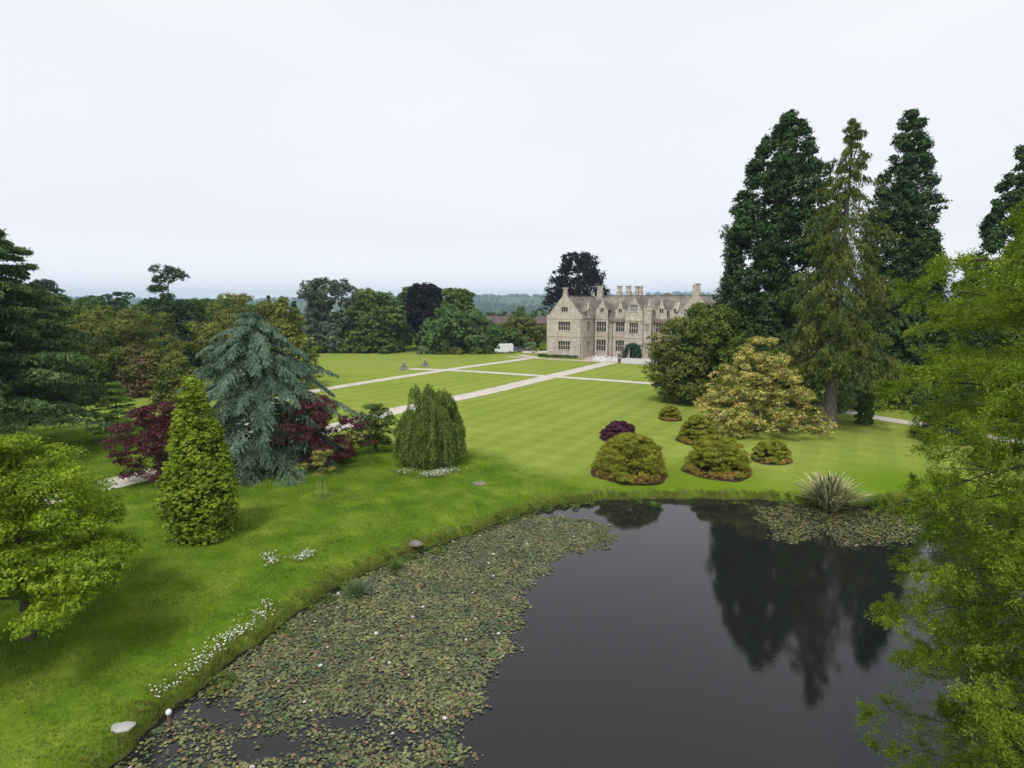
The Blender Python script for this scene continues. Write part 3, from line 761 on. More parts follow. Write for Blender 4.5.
# porch tower
px0, pw, pj = MX0+9.4, 4.6, 3.0
def ptop(x): return 0
W = gable_wall((px0, 9-pj), (1, 0), pw, [(1.15, pw-1.15, 6.4, 9.3), (1.35, pw-1.35, 12.1, 13.8)], 11.6, 15.6, zb=3.6)
wall_face((px0, 9-pj), (1, 0), 0, 1.45, lambda x: 3.6, 0, []); wall_face((px0+pw-1.45, 9-pj), (1, 0), 0, 1.45, lambda x: 3.6, 0, [])
for ox, dd_, ln in (((px0+pw, 9-pj), (0, 1), pj), ((px0, 9), (0, -1), pj)):
    wall_face(ox, dd_, 0, ln, lambda x: 11.6, 0, [(.8, ln-.8, 7, 9)])
mb = MB(); c_ = px0+pw/2
arch = [(c_-.95, 0), (c_-.95, 2.1)]+[(c_-.95*math.cos(a), 2.1+.95*math.sin(a)) for a in np.linspace(.2, PI-.2, 9)]+[(c_+.95, 2.1), (c_+.95, 0)]
mb.prism([(x, 9-pj+.9, z) for x, z in arch], (0, .12, 0)); dr = mb.build('door', simple('oak_door', (.06, .045, .035), .7, .3, 2), house)
mb = MB(); mb.box(c_-.06, c_+.06, 9-pj+.82, 9-pj+.895, 1.05, 1.2); mb.build('handle', PIPE, dr)
mb = MB()
for s in (-1, 1):
    mb.box(c_+s*1.25-.2, c_+s*1.25+.2, 9-pj-.22, 9-pj-.003, 0, 3.0); mb.box(c_+s*1.75-.14, c_+s*1.75+.14, 9-pj-.16, 9-pj-.003, 5.5, 9.7)
ao = [(c_-1.0, 2.1)]+[(c_-math.cos(a), 2.1+math.sin(a)) for a in np.linspace(.1, PI-.1, 11)]+[(c_+1., 2.1), (c_+1.42, 2.1), (c_+1.42, 3.597), (c_-1.42, 3.597), (c_-1.42, 2.1)]
mb.prism([(x, 9-pj+.05, z) for x, z in ao], (0, .4, 0))
mb.box(c_-2.3, c_+2.3, 9-pj-.3, 9-pj-.004, 3.62, 3.95); mb.box(c_-2.35, c_+2.35, 9-pj-.12, 9-pj-.004, 5.2, 5.5); mb.box(c_-2.35, c_+2.35, 9-pj-.25, 9-pj-.004, 9.75, 10.0)
mb.prism([(c_-1.6, 9-pj-.2, 10.0), (c_+1.6, 9-pj-.2, 10.0), (c_, 9-pj-.2, 11.0)], (0, .19, 0))
mb.build('porch_surround', TRIM, house)
mb = MB()
for s in (-1, 1): mb.prism([(c_, 9-pj+.3, 15.3), (c_+s*2.4, 9-pj+.3, 11.6), (c_+s*2.4, 9-pj+.3, 11.4), (c_, 9-pj+.3, 15.1)], (0, 6.5, 0))
mb.build('porch_roof', ROOF, house)
# stair turret right of the porch
tx0, tw = px0+pw+.003, 1.9
wall_face((tx0, 7.0), (1, 0), 0, tw, lambda x: 12.4, 0, [(.55, 1.35, 6.8, 8.9), (.55, 1.35, 2.2, 4.0)]); wall_face((tx0+tw, 7.0), (0, 1), 0, 2.6, lambda x: 12.4, 0, []); wall_face((tx0, 9.6), (0, -1), 0, 2.6, lambda x: 12.4, 0, [])
mb = MB(); mb.box(tx0-.0, tx0+tw+.12, 6.88, 9.6, 12.403, 12.6)
for k in range(3): mb.box(tx0+.02+k*.7, tx0+.42+k*.7, 6.9, 7.2, 12.6, 13.2)
for k in range(3): mb.box(tx0+tw-.2, tx0+tw+.1, 7.5+k*.8, 7.9+k*.8, 12.6, 13.2)
mb.lathe([(.35, 12.6), (.35, 13.4), (.5, 13.5), (.3, 13.7), (.08, 14.9), (.16, 15.0), (.05, 15.3)], 8, tx0+tw/2, 8.2)
mb.box(tx0+.05, tx0+tw-.1, 7.2, 9.5, 12.2, 12.61)
mb.build('turret_parapet', TRIM, house)
for x_ in (MX0+.2, MX0+4.9, MX0+8.9, MX0+16.3, MX0+19.9):
    mb = MB(); mb.box(x_-.07, x_+.07, 8.84, 8.96, .05, 9.45); mb.box(x_-.18, x_+.18, 8.75, 8.97, 8.9, 9.3); mb.build('drainpipe', PIPE, house)
# chimneys belong to the roof
def chimney(x, y, w, d_, zt, flues, zb=13.0):
    mb = MB(); mb.box(x-w/2, x+w/2, y-d_/2, y+d_/2, zb, zt-1.4)
    mb.box(x-w/2-.1, x+w/2+.1, y-d_/2-.1, y+d_/2+.1, zt-1.5, zt-1.3)
    fw = w/flues
    for k in range(flues):
        cx_ = x-w/2+fw*(k+.5); mb.box(cx_-fw*.4, cx_+fw*.4, y-d_/2+.1, y+d_/2-.1, zt-1.3, zt)
    mb.box(x-w/2-.12, x+w/2+.12, y-d_/2-.06, y+d_/2+.06, zt, zt+.22)
    mb.build('chimney', TRIM, mroof)
chimney(4.8, 1.2, 1.15, .9, 18.0, 1)
chimney(MX0-.6, 13.5, 1.5, 1.0, 18.7, 2)
chimney(MX0+3.9, 16.4, 1.3, 1.0, 18.7, 1); chimney(MX0+6.5, 16.4, 1.4, 1.0, 18.7, 1); chimney(MX0+9.4, 16.4, 2.0, 1.0, 18.6, 2)
chimney(MX0+24.9, 13.5, .8, .9, 18.6, 1); chimney(MX1+2.9, 11, 1.2, 1.0, 18.9, 2)
mb = MB(); mb.box(MX0+17.2, MX0+18.8, 13.2, 13.8, RZ, RZ+.7); mb.build('chimney', ROOF, mroof)
# pane geometry reused for nothing else

# climbing plant round the porch, low hedge along the wing
rng = np.random.default_rng(3)
CLIMB = foliage('climber_leaf', (.02, .05, .03), (.035, .085, .04), 1, .2, .4)
def wisp(points, name, label, cat, mat, r=.5, n2=16, n3=14, leaf=.12):
    C = np.array(points); root = leaf_obj(name, blob_leaves(rng, C, np.full((len(C), 3), r), n2, r*.5, n3, leaf), mat)
    tag(root, label, cat); return root
pts = []
for a in np.linspace(-.25, PI+.25, 16): pts.append((c_+1.7*math.cos(a), 9-pj-.5, max(.4, 1.9+1.75*math.sin(a))))
for s in (-1, 1):
    for z_ in (.5, 1.1, 1.7): pts.append((c_+s*(1.75+.2*(s<0)), 9-pj-.5, z_))
for k_ in range(14): pts.append((c_+.3+rng.uniform(0, 1.9), 9-pj-.75, rng.uniform(.4, 3.2)))
pts += [(c_-2.5, 9-pj-.6, .6), (c_-2.6, 9-pj-.6, 1.3), (c_+2.3, 9-pj-.6, 1.0)]
o = wisp(pts, 'climbing_plant', 'dark green climber trained round the arched porch door', 'climbing plant', CLIMB, .42)
o.location = (*HO, 0); o.rotation_euler = (0, 0, -R(30))
HEDGE = foliage('hedge_leaf', (.03, .06, .015), (.05, .095, .02), 1, .2, .4)
def box_pts(x0, x1, y0, y1, z0, z1, n):
    return np.column_stack([np.linspace(x0, x1, n), rng.uniform(y0, y1, n), rng.uniform(z0, z1, n)])
o = wisp(box_pts(-1.5, 9.6, -2.2, -1.2, .25, .55, 70), 'low_hedge', 'low clipped hedge along the foot of the left gable', 'hedge', HEDGE, .34, 12, 10, .08)
o.location = (*HO, 0); o.rotation_euler = (0, 0, -R(30))

# ------------------------------------------------------------------ things on the forecourt
CLOTH = simple('white_cloth', (.78, .78, .80), .8, .04, 3)
def chair_mesh():
    mb = MB()
    mb.prism([(-.24, -.24, 0), (.24, -.24, 0), (.22, -.22, .47), (-.22, -.22, .47)], (0, .46, 0))
    mb.prism([(-.22, .18, .47), (.22, .18, .47), (.20, .24, 1.02), (.12, .25, 1.07), (-.12, .25, 1.07), (-.20, .24, 1.02)], (0, .07, 0))
    return mb.build('covered_chair', CLOTH)
ch0 = chair_mesh(); first = True
def put(o0, x, y, rz, lab, cat, grp, used=[False]):
    global first
    o = o0 if first else o0.copy()
    if not first: col.objects.link(o)
    first = False
    q = hp(x, y); o.location = (*q, .05); o.rotation_euler = (0, 0, rz-R(30)); tag(o, lab, cat, grp); return o
for row in range(4):
    for k in range(10):
        put(ch0, 23.9+.62*k, -4.2-row*1.0, PI+rng.normal()*.05, 'chair under a white cover in the rows right of the porch path', 'chair', 'covered chairs in rows')
def round_table(x, y):
    q = hp(x, y); r = empty('round_table', (*q, .05))
    mb = MB(); mb.lathe([(.85, 0), (.80, .3), (.78, .7), (.78, .74), (.1, .75)], 20); mb.build('tablecloth', CLOTH, r, smooth=False)
    mb = MB(); mb.tube([(0, 0, .752), (0, 0, 1.0)], [.03, .02], 6); mb.lathe([(.03, 1.0), (.14, 1.06), (.15, 1.15), (.05, 1.25)], 8); mb.build('centrepiece', simple('roses', (.6, .55, .5), .8, .3, 20), r)
    tag(r, 'round table under a floor length white cloth left of the porch path', 'table', 'white clothed round tables'); return r
for x, y in ((16.2, -3.4), (18.6, -4.9), (21.0, -3.6)):
    round_table(x, y)
    for k in range(6):
        a = k*PI/3+.3; put(ch0, x+1.15*math.cos(a), y+1.15*math.sin(a), a-PI/2, 'chair under a white cover drawn up to a round table', 'chair', 'covered chairs at the round tables')
TERRA = simple('terracotta', (.30, .13, .07), .85, .2, 4)
pl = empty('terracotta_planter', (*hp(22.9, -6.9), .05)); tag(pl, 'terracotta pot with a clipped bush at the end of the wide path', 'planter')
MB().lathe([(.3, 0), (.38, .35), (.45, .75), (.5, .78), (.5, .88), (.4, .88), (.4, .8)], 16).build('pot', TERRA, pl)
C = np.array([(0, 0, 1.2), (.1, .1, 1.55), (-.1, 0, 1.8)]); leaf_obj('foliage', blob_leaves(rng, C, np.full((3, 3), .4), 30, .14, 14, .05), CLIMB, pl)

# stone urns at the path's end
STAT = simple('weathered_stone', (.28, .27, .25), .95, .3, 3)
def urn(px, py, label):
    q = at(px, py); r = empty('stone_urn', (q.x, q.y, 0), .5); tag(r, label, 'stone urn', 'stone urns at the end of the cross path')
    mb = MB(); mb.box(-1.0, 1.0, -.7, .7, 0, .22); mb.box(-.55, .55, -.5, .5, .22, .75); mb.box(-.62, .62, -.57, .57, .75, .85); mb.build('plinth', STAT, r, .02)
    mb = MB(); mb.lathe([(.24, .85), (.1, 1.0), (.3, 1.15), (.42, 1.45), (.38, 1.5), (.2, 1.6), (.14, 1.72), (.03, 1.9)], 14); mb.build('urn', STAT, r, smooth=True)
urn(404, 369.5, 'nearer, left one of the two stone urns at the cross path end')
urn(425, 366.5, 'farther, right one of the two stone urns at the cross path end')

# van, car, person by the service yard
WHITE = simple('white_paint', (.78, .79, .80), .35, .03, 2, spec=.5); BLUEG = simple('blue_grey_paint', (.12, .16, .22), .3, .05, 2, spec=.6)
TYRE = simple('tyre', (.02, .02, .02), .8); RIM = simple('rim', (.45, .45, .47), .35, metal=.7); LAMP = simple('lamp_lens', (.6, .6, .55), .2); RED = simple('red_lens', (.4, .02, .02), .3)
def vehicle(name, label, cat, loc, rz, prof, width, paint, glassps, wb, wr):
    r = empty(name, loc, rz); tag(r, label, cat)
    mb = MB(); mb.prism([(x, -width/2, z) for x, z in prof], (0, width, 0)); mb.build('body', paint, r, .06)
    for nm, quads in glassps:
        mb = MB()
        for q in quads: mb.poly(q)
        mb.build(nm, GLASS, r)
    for x in wb:
        for s in (-1, 1):
            y0, y1 = (width/2-.12, width/2+.06) if s > 0 else (-width/2-.06, -width/2+.12)
            w = MB().lathe([(wr*.6, y0), (wr, y0+.02), (wr, y1-.02), (wr*.6, y1)], 18, x, wr, 'y').build('wheel', TYRE, r)
            yo = y1 if s > 0 else y0-.012
            MB().lathe([(wr*.58, yo), (wr*.5, yo+.012)], 14, x, wr, 'y').build('rim', RIM, w)
    x0, x1 = min(p[0] for p in prof), max(p[0] for p in prof)
    for s in (-1, 1):
        MB().box(x0-.02, x0+.05, s*width*.38-.14, s*width*.38+.14, .72, .92).build('headlight', LAMP, r, .01)
        MB().box(x1-.05, x1+.02, s*width*.43-.09, s*width*.43+.09, .8, 1.15).build('tail_light', RED, r, .01)
    return r
w_ = 2.05; hw = w_/2+.004
prof = [(-2.9, .4), (-2.95, .9), (-2.75, 1.15), (-2.1, 1.3), (-1.45, 2.2), (-1.2, 2.65), (2.7, 2.7), (2.85, 2.5), (2.85, .4)]
q = at(503, 353.3)
vehicle('white_van', 'tall white delivery van parked in the yard left of the house', 'van', (q.x, q.y, 0.03), R(8), prof, w_, WHITE,
        [('side_window', [[(-1.95, s*hw, 1.35), (-1.0, s*hw, 1.35), (-1.0, s*hw, 2.15), (-1.4, s*hw, 2.15)] for s in (-1, 1)]),
         ('windscreen', [[(-2.105, -.9, 1.31), (-1.462, -.85, 2.2), (-1.462, .85, 2.2), (-2.105, .9, 1.31)]])], (-2.0, 1.9), .36)
q = at(515.5, 352.2)
prof = [(-2.1, .3), (-2.15, .6), (-2.0, .8), (-1.1, .92), (-.5, 1.42), (.9, 1.46), (1.7, 1.0), (2.1, .92), (2.15, .4), (2.1, .3)]
vehicle('parked_car', 'blue grey car parked behind the white van', 'car', (q.x, q.y, .03), R(25), prof, 1.75, BLUEG,
        [('side_window', [[(-.95, s*.879, .96), (1.4, s*.879, 1.0), (.85, s*.879, 1.38), (-.45, s*.879, 1.36)] for s in (-1, 1)]),
         ('windscreen', [[(-1.09, -.75, .935), (-.52, -.7, 1.41), (-.52, .7, 1.41), (-1.09, .75, .935)]])], (-1.35, 1.35), .32)
def person(loc, rz, label, top, bottom):
    r = empty('person', loc, rz); tag(r, label, 'person')
    V = [(0, 0, .95), (0, 0, 1.15), (0, 0, 1.4), (0, 0, 1.5), (0, -.01, 1.62), (0, -.01, 1.74)]; E = [(0, 1), (1, 2), (2, 3), (3, 4), (4, 5)]; Rd = [.15, .14, .15, .06, .09, .075]
    for s in (-1, 1):
        b = len(V); V += [(s*.1, 0, .88), (s*.11, -.05*s, .5), (s*.11, .05*s, .08), (s*.11, .05*s-.14, .04)]; E += [(0, b), (b, b+1), (b+1, b+2), (b+2, b+3)]; Rd += [.1, .065, .045, .04]
        b = len(V); V += [(s*.19, 0, 1.4), (s*.24, .02, 1.12), (s*.25, -.06, .88), (s*.25, -.09, .78)]; E += [(2, b), (b, b+1), (b+1, b+2), (b+2, b+3)]; Rd += [.06, .045, .035, .03]
    def skin(nm, V, E, Rd, mat, par):
        me = bpy.data.meshes.new(nm); bm = bmesh.new(); ly = bm.verts.layers.skin.verify()
        vs_ = [bm.verts.new(p) for p in V]
        for i, v_ in enumerate(vs_): v_[ly].radius = (Rd[i], Rd[i]); v_[ly].use_root = (i == 0)
        for a_, b_ in E: bm.edges.new((vs_[a_], vs_[b_]))
        bm.to_mesh(me); bm.free(); me.materials.append(mat); o = bpy.data.objects.new(nm, me); col.objects.link(o); o.parent = par
        o.modifiers.new('skin', 'SKIN'); s_ = o.modifiers.new('sub', 'SUBSURF'); s_.levels = 1; s_.render_levels = 2
        return o
    skin('body', V, E, Rd, simple('skin', (.5, .33, .25), .6, .05), r)
    skin('shirt', [(0, 0, .98), (0, 0, 1.2), (0, 0, 1.42), (-.19, 0, 1.41), (-.235, .02, 1.18), (.19, 0, 1.41), (.235, .02, 1.18)], [(0, 1), (1, 2), (2, 3), (3, 4), (2, 5), (5, 6)], [.17, .16, .16, .075, .06, .075, .06], top, r)
    skin('trousers', [(0, 0, .95), (-.1, 0, .86), (-.11, .05, .5), (-.11, -.05, .12), (.1, 0, .86), (.11, -.05, .5), (.11, .05, .12)], [(0, 1), (1, 2), (2, 3), (0, 4), (4, 5), (5, 6)], [.165, .12, .085, .07, .12, .085, .07], bottom, r)
    skin('hair', [(0, .02, 1.7), (0, .03, 1.78)], [(0, 1)], [.1, .08], simple('hair', (.05, .03, .02), .7), r)
q = at(473.5, 352.2)
person((q.x, q.y, 0), .8, 'person in a pale shirt and dark trousers walking by the flower border', simple('pale_shirt', (.6, .6, .6), .9), simple('dark_trousers', (.03, .03, .04), .9))

# cottages beyond the hedge
BRICK = stone_mat('red_brick', (.2, .1, .07), (.27, .14, .1), (.32, .18, .13)); TILE = stone_mat('clay_tile', (.10, .08, .078), (.135, .105, .10), (.16, .13, .12))
def cottage(x, y, L_, label, rz, wall=BRICK, hgt=3.2):
    r = empty('cottage', (x, y, terr(x, y)), rz); tag(r, label, 'house')
    mb = MB(); mb.box(-L_/2, L_/2, -3, 3, -2, hgt)
    for s in (-1, 1): mb.prism([(s*(L_/2-.1), -3, hgt), (s*(L_/2-.1), 3, hgt), (s*(L_/2-.1), 0, hgt+3)], (s*.098, 0, 0))
    mb.build('wall', wall, r)
    mb = MB()
    for s in (-1, 1): mb.prism([(-L_/2-.3, s*3.4, hgt-.2), (-L_/2-.3, 0, hgt+3.25), (-L_/2-.3, 0, hgt+3.05), (-L_/2-.3, s*3.4, hgt-.38)], (L_+.6, 0, 0))
    rf = mb.build('roof', TILE, r)
    MB().box(L_*.3, L_*.3+.9, -.4, .4, hgt+2.5, hgt+4.3).build('chimney', BRICK, rf)
    for k in range(3):
        x_ = -L_/2+L_*(k+.5)/3
        w = MB().box(x_-.6, x_+.6, -3.06, -3.003, 1.0, 2.3).build('window', WHITE, r)
        MB().poly([(x_-.5, -3.065, 1.1), (x_+.5, -3.065, 1.1), (x_+.5, -3.065, 2.2), (x_-.5, -3.065, 2.2)]).build('pane', GLASS, w)
def terr(x, y): return float(terrain_z(np.array([x]), np.array([y]))[0]) if math.hypot(x, y) > 200 else 0.0
def loc_at(px, Y):
    return ((px-512)/F*Y/.997, Y)
for px_, Y_, L_, rz_, lb, wl_ in ((491, 262, 6, .15, 'pale walled cottage with a red tiled roof beyond the border', TRIM), (502, 262, 6, .25, 'brick cottage with a red tiled roof left of the yard trees', BRICK),
                           (543, 290, 6, -.3, 'brick cottage peeping out behind the left gable of the manor', BRICK)):
    x_, y_ = loc_at(px_, Y_); cottage(x_, y_, L_, lb, rz_, wl_, 5.4)

exec_marker = None
# ================================================================== TREES AND SHRUBS
G = lambda a, b, **k: foliage('leaf', a, b, **k)
M_seq = foliage('sequoia_leaf', (.018, .045, .013), (.036, .070, .018), .5, .15, .45)
M_spr = foliage('spruce_needle', (.044, .066, .011), (.095, .108, .020), .35, .2, .45)
M_dark = foliage('dark_conifer', (.016, .038, .014), (.03, .056, .02), .5, .15, .4)
M_atlas = foliage('blue_cedar', (.05, .09, .055), (.135, .20, .135), .5, .15, .35)
M_gold = foliage('golden_cypress', (.10, .155, .010), (.20, .255, .02), 1.2, .25, .45)
M_fresh = foliage('fresh_leaf', (.11, .18, .008), (.21, .28, .018), .5, .4, .4)
M_cyp = foliage('swamp_cypress', (.082, .140, .008), (.158, .212, .018), .35, .4, .4)
M_mid = foliage('mid_green', (.036, .070, .012), (.075, .118, .02), .22, .25, .45)
M_mid2 = foliage('mid_green_cool', (.045, .082, .018), (.085, .13, .028), .2, .25, .4)
M_pale = foliage('pale_green', (.09, .15, .05), (.15, .21, .09), .2, .25, .4)
M_olive = foliage('olive_leaf', (.065, .09, .016), (.12, .13, .024), .3, .25, .4, c3=(.15, .11, .03), p3=.07)
M_bronze = foliage('bronze_leaf', (.10, .085, .03), (.16, .10, .05), .3, .25, .4)
M_copper = foliage('copper_beech', (.009, .008, .013), (.018, .012, .019), .3, .1, .4, .006)
M_maple = foliage('purple_maple', (.045, .012, .017), (.095, .026, .032), .6, .3, .45)
M_euc = foliage('grey_gum', (.06, .085, .055), (.10, .125, .085), .3, .2, .4)
M_cream = foliage('cream_shrub', (.25, .23, .05), (.50, .40, .13), .8, .25, .4, c3=(.07, .12, .02), p3=.30)
M_az = foliage('azalea_leaf', (.115, .14, .010), (.20, .21, .018), 1.0, .25, .4, c3=(.18, .12, .02), p3=.12)
M_azb = foliage('azalea_brown', (.17, .13, .02), (.25, .16, .04), 1.2, .2, .4)
M_purple = foliage('purple_shrub', (.04, .012, .025), (.075, .02, .04), 1.2, .15, .4)
M_weep = foliage('weeping_leaf', (.075, .115, .018), (.13, .17, .035), .8, .25, .4)
M_yell = foliage('yellow_green', (.11, .16, .012), (.19, .24, .02), .5, .3, .4)

def bt(name, label, cat, px, pyb, pyt, wpx, mat, **k):
    q = at(px, pyb) if pyb > 352 else None
    Y = k.pop('Y', None) or q.y
    x = (px-512)/F*(Y*cT-(0-H)*sT)
    zb = terr(x, Y) if Y > 200 else 0.0
    h = zat(pyt, Y)-zb
    return broad_tree(name, label, cat, (x, Y, zb-.05), h, wpx*mpp(Y, h*.4), mat, **k)

# --- the tall conifers right of the manor
def seqr(t): return min(1, 1.22*(1-t)**.55)*(.9+.1*math.cos(t*11)) if t > .1 else .62+t*2.6
def sequoia(name, label, px, pyb, pyt, wpx, seed, mat=M_seq, z0f=.06, nc=380, prof=seqr, **k):
    return bt(name, label, 'conifer', px, pyb, pyt, wpx, mat, seed=seed, z0f=z0f, nc=nc, n2=20, n3=13, leaf=.20, cr=1.35, squash=.95, lump=.15, sub=.52, prof=prof, bark=BARK_RED,
              trunk_r=.95, aspect=.5, fill=.3, **k)
sequoia('giant_sequoia', 'broad dark green sequoia beside the manor, left of the tall conifers', 770, 402, 108, 112, 31, prof=lambda t: min(1, 1.45*(1-t)**.52)*(1+.07*math.cos(t*9))*(1+.34*max(0, .5-t)/.5) if t > .1 else .7+t*2, nc=700)
sequoia('giant_sequoia', 'slender dark sequoia with open gaps behind the thin spruce to its right', 889, 402, 107, 92, 32, nc=430, z0f=.10)
sequoia('giant_sequoia', 'dark pointed sequoia at the right edge behind the pale green branches', 994, 412, 146, 150, 34, nc=420, prof=lambda t: (1-t)**.85+.03)
sequoia('giant_sequoia', 'short pointed dark green conifer in front of the slender sequoia', 915, 406, 212, 62, 35, nc=170, prof=lambda t: .98*(1-t)**.8+.03 if t > .1 else .7+2*t)
q = at(828, 428); hs = zat(115, q.y)
def spl(t): return (6.3-2.2*t+.9*math.sin(t*23)) if t < .6 else 4.3*((1-t)/.4)**.75*(.8+.3*math.sin(t*60))+.4
conifer('old_spruce', 'thin topped brownish spruce with a bare grey trunk leaning over the lawn', (q.x, q.y, 0), hs, M_spr, spl, nb=170, nt_=34, nn=15, ll=.20, lw=.05, rise=.16, droop=.38,
        w=.36, hang=.65, tdroop=.6, z0f=.21, r0=.62, seed=41, bark=BARK_G, lean=(.7, .5), jit=.12, limb=.010, tpow=1.55, thin=.55)

# --- beside the manor: bronze and green tree, cream shrub
bt('turning_maple', 'green broad tree whose left side is turning bronze, right of the manor', 'tree', 716, 402, 305, 104, foliage('maple_leaf', (.05, .09, .013), (.105, .15, .022), .2, .25, .45, c3=(.12, .10, .02), p3=.10),
   seed=51, z0f=.08, nc=150, n2=26, n3=16, leaf=.17, cr=2.1, lump=.25)
bt('bronze_maple', 'bronze leaved tree in front of the right wing of the manor', 'tree', 681, 402, 319, 72, M_olive, seed=52, z0f=.06, nc=80, n2=24, n3=16, leaf=.17, cr=1.8, lump=.25)
q = at(768, 446)
bt('golden_pieris', 'large cream and yellow leaved shrub under the tall conifers', 'shrub', 758, 431, 334, 138, M_cream, seed=53, z0f=.04, nc=150, n2=24, n3=22, leaf=.088, cr=1.15, lump=.24, squash=.55, sub=.30,
   prof=lambda t: (1-t)**.82*.98+.10 if t > .2 else .84+t*.2, fill=.2)

# --- azalea mounds with soil beds
SOIL = simple('soil', (.06, .035, .025), 1, .3, 5)
def mound(name, label, px, pyb, pyt, wpx, mat, seed, skirt=True, tiers=.38, grp='rounded azalea mounds on the lawn'):
    q = at(px, pyb); wm = wpx*mpp(q.y); Y = q.y+wm*.38; x = (px-512)/F*Y; h = max(.6, zat(pyt, Y))
    rng = np.random.default_rng(seed); root = empty(name, (x, Y, 0)); tag(root, label, 'shrub', grp)
    rm = wm/2
    C, Rr = profile_clumps(rng, int(45+rm*45), .12, h, lambda t: rm*(1-t**2.6)**.6 if t < .98 else rm*.1, rm*.2, .10, tiers, .15)
    leaf_obj('foliage', blob_leaves(rng, C, Rr, 30, rm*.065, 26, .043), mat, root)
    if skirt:
        a = rng.uniform(0, 2*PI, 70); C = np.stack([np.cos(a)*rm*.9, np.sin(a)*rm*.9, rng.uniform(.12, .35, 70)], 1)
        leaf_obj('lower_foliage', blob_leaves(rng, C, np.full((70, 3), rm*.11), 14, rm*.06, 14, .055), M_azb, root)
    lst = []
    for k in range(14):
        a = k*.449*PI; lst.append(([(0, 0, -.05), (math.cos(a)*rm*.3, math.sin(a)*rm*.3, h*.3), (math.cos(a)*rm*.6, math.sin(a)*rm*.6, h*.5)], [.05, .035, .015]))
    tubes('stem', lst, BARK, root, 5)
    a = np.linspace(0, 2*PI, 40, endpoint=False); rr = rm*(1.04+.05*np.sin(3*a+seed)+.03*np.sin(7*a+seed*2)+.015*np.sin(13*a))
    s_ = MB().prism([(rr[i]*math.cos(a[i]), rr[i]*math.sin(a[i])*1.0, -.02) for i in range(40)], (0, 0, .065)).build('flower_bed', SOIL)
    s_.location = (x, Y, 0); tag(s_, 'round soil bed under '+label.replace('the ', 'the ', 1), 'flower bed', 'soil beds under the azaleas')
    return root
mound('azalea', 'largest olive azalea mound, nearest the pond on the left', 633, 481, 434, 76, M_az, 61)
mound('azalea', 'tiered yellow green azalea mound nearest the pond in the middle', 723, 478, 434, 66, M_az, 62, tiers=.28)
mound('azalea', 'greener azalea mound standing behind the tiered one', 701, 445, 415, 36, M_az, 63)
mound('azalea', 'small olive azalea mound under the turning maple', 673, 421, 405, 22, M_az, 64)
mound('azalea', 'small azalea mound right of the cream shrub', 778, 464, 440, 37, M_az, 65)
mound('purple_barberry', 'dark purple leaved shrub behind the largest mound', 622, 442, 421, 38, M_purple, 66, skirt=False, grp=None)

# --- flax by the pond
def flax(name, label, px, py, wpx, hpx, mat, seed, n=420, wid=.05):
    q = at(px, py, -.15); rng = np.random.default_rng(seed); m_ = mpp(q.y); Ln = hpx*m_*1.25; R_ = wpx*m_/2
    z0 = -.3
    a = rng.uniform(0, 2*PI, n); el = rng.uniform(.5, 1.52, n); l = Ln*rng.uniform(.6, 1.1, n)
    s = np.linspace(0, 1, 7)
    hr_ = np.cos(el)[:, None]*l[:, None]*s*np.minimum(1, R_/Ln*1.35); zz = np.sin(el)[:, None]*l[:, None]*(s-.42*s**2.6)
    r0 = rng.uniform(0, R_*.25, n)[:, None]
    P = np.stack([np.cos(a)[:, None]*(hr_+r0), np.sin(a)[:, None]*(hr_+r0), zz+z0*0], -1)
    sd_ = np.stack([-np.sin(a), np.cos(a), 0*a], -1)[:, None]*(wid*(1-s**2*.95)*(.5+s*.9).clip(0, 1))[None, :, None]
    V = np.stack([P-sd_, P+sd_], 2).reshape(-1, 3)
    b = (np.arange(n)*14)[:, None, None]; i = np.arange(6)[None, :, None]*2
    Fc = (b+i+np.array([0, 1, 3, 2])[None, None]).reshape(-1, 4)
    o = np_mesh(name, V, Fc, mat); o.location = (q.x, q.y, gz(q.x, q.y)-.02 if gz(q.x, q.y) > WZ else WZ-.05); tag(o, label, 'plant'); return o
M_flax = foliage('flax_leaf', (.24, .23, .12), (.42, .38, .22), 3, .15, .45, c3=(.09, .12, .05), p3=.4)
flax('variegated_flax', 'big clump of cream striped flax leaves at the pond edge', 830, 502, 66, 50, M_flax, 71, 560, .065)
M_reed = foliage('reed_leaf', (.06, .12, .02), (.11, .18, .03), 2, .3, .4)
flax('iris_clump', 'green iris leaves standing between the flax and the boulder', 877, 503, 30, 24, M_reed, 72, 260, .02)
flax('iris_clump', 'low tuft of green iris leaves on the far bank beyond the open water', 655, 500, 16, 8, M_reed, 73, 120, .015)
flax('reed_clump', 'pale reeds on the left bank beside the lily mat', 358, 585, 34, 24, foliage('reed2', (.09, .14, .06), (.13, .19, .08), 2, .3, .4), 74, 260, .014)
flax('reed_clump', 'green reeds on the bank at the bend above the lily mat', 395, 560, 26, 16, M_reed, 75, 160, .014)

def rock(name, label, px, py, wpx, hpx, mat, seed, flatn=1.0):
    q = at(px, py); m_ = mpp(q.y); rng = random.Random(seed)
    me = bpy.data.meshes.new(name); bm = bmesh.new(); bmesh.ops.create_icosphere(bm, subdivisions=3, radius=1)
    ph = [rng.uniform(0, 6) for _ in range(6)]
    for v in bm.verts:
        n_ = 1+.14*math.sin(v.co.x*3+ph[0])+.1*math.sin(v.co.y*4+ph[1])+.08*math.sin(v.co.z*6+ph[2])+.05*math.sin(v.co.x*9+ph[3])
        v.co = Vector((v.co.x*n_*wpx*m_/2, v.co.y*n_*wpx*m_/2*.7, v.co.z*n_*hpx*m_/2))
    bm.to_mesh(me); bm.free(); me.materials.append(mat); o = bpy.data.objects.new(name, me); col.objects.link(o)
    o.location = (q.x, q.y, gz(q.x, q.y)+hpx*m_*.15*flatn); tag(o, label, 'boulder' if name == 'boulder' else 'stone'); return o
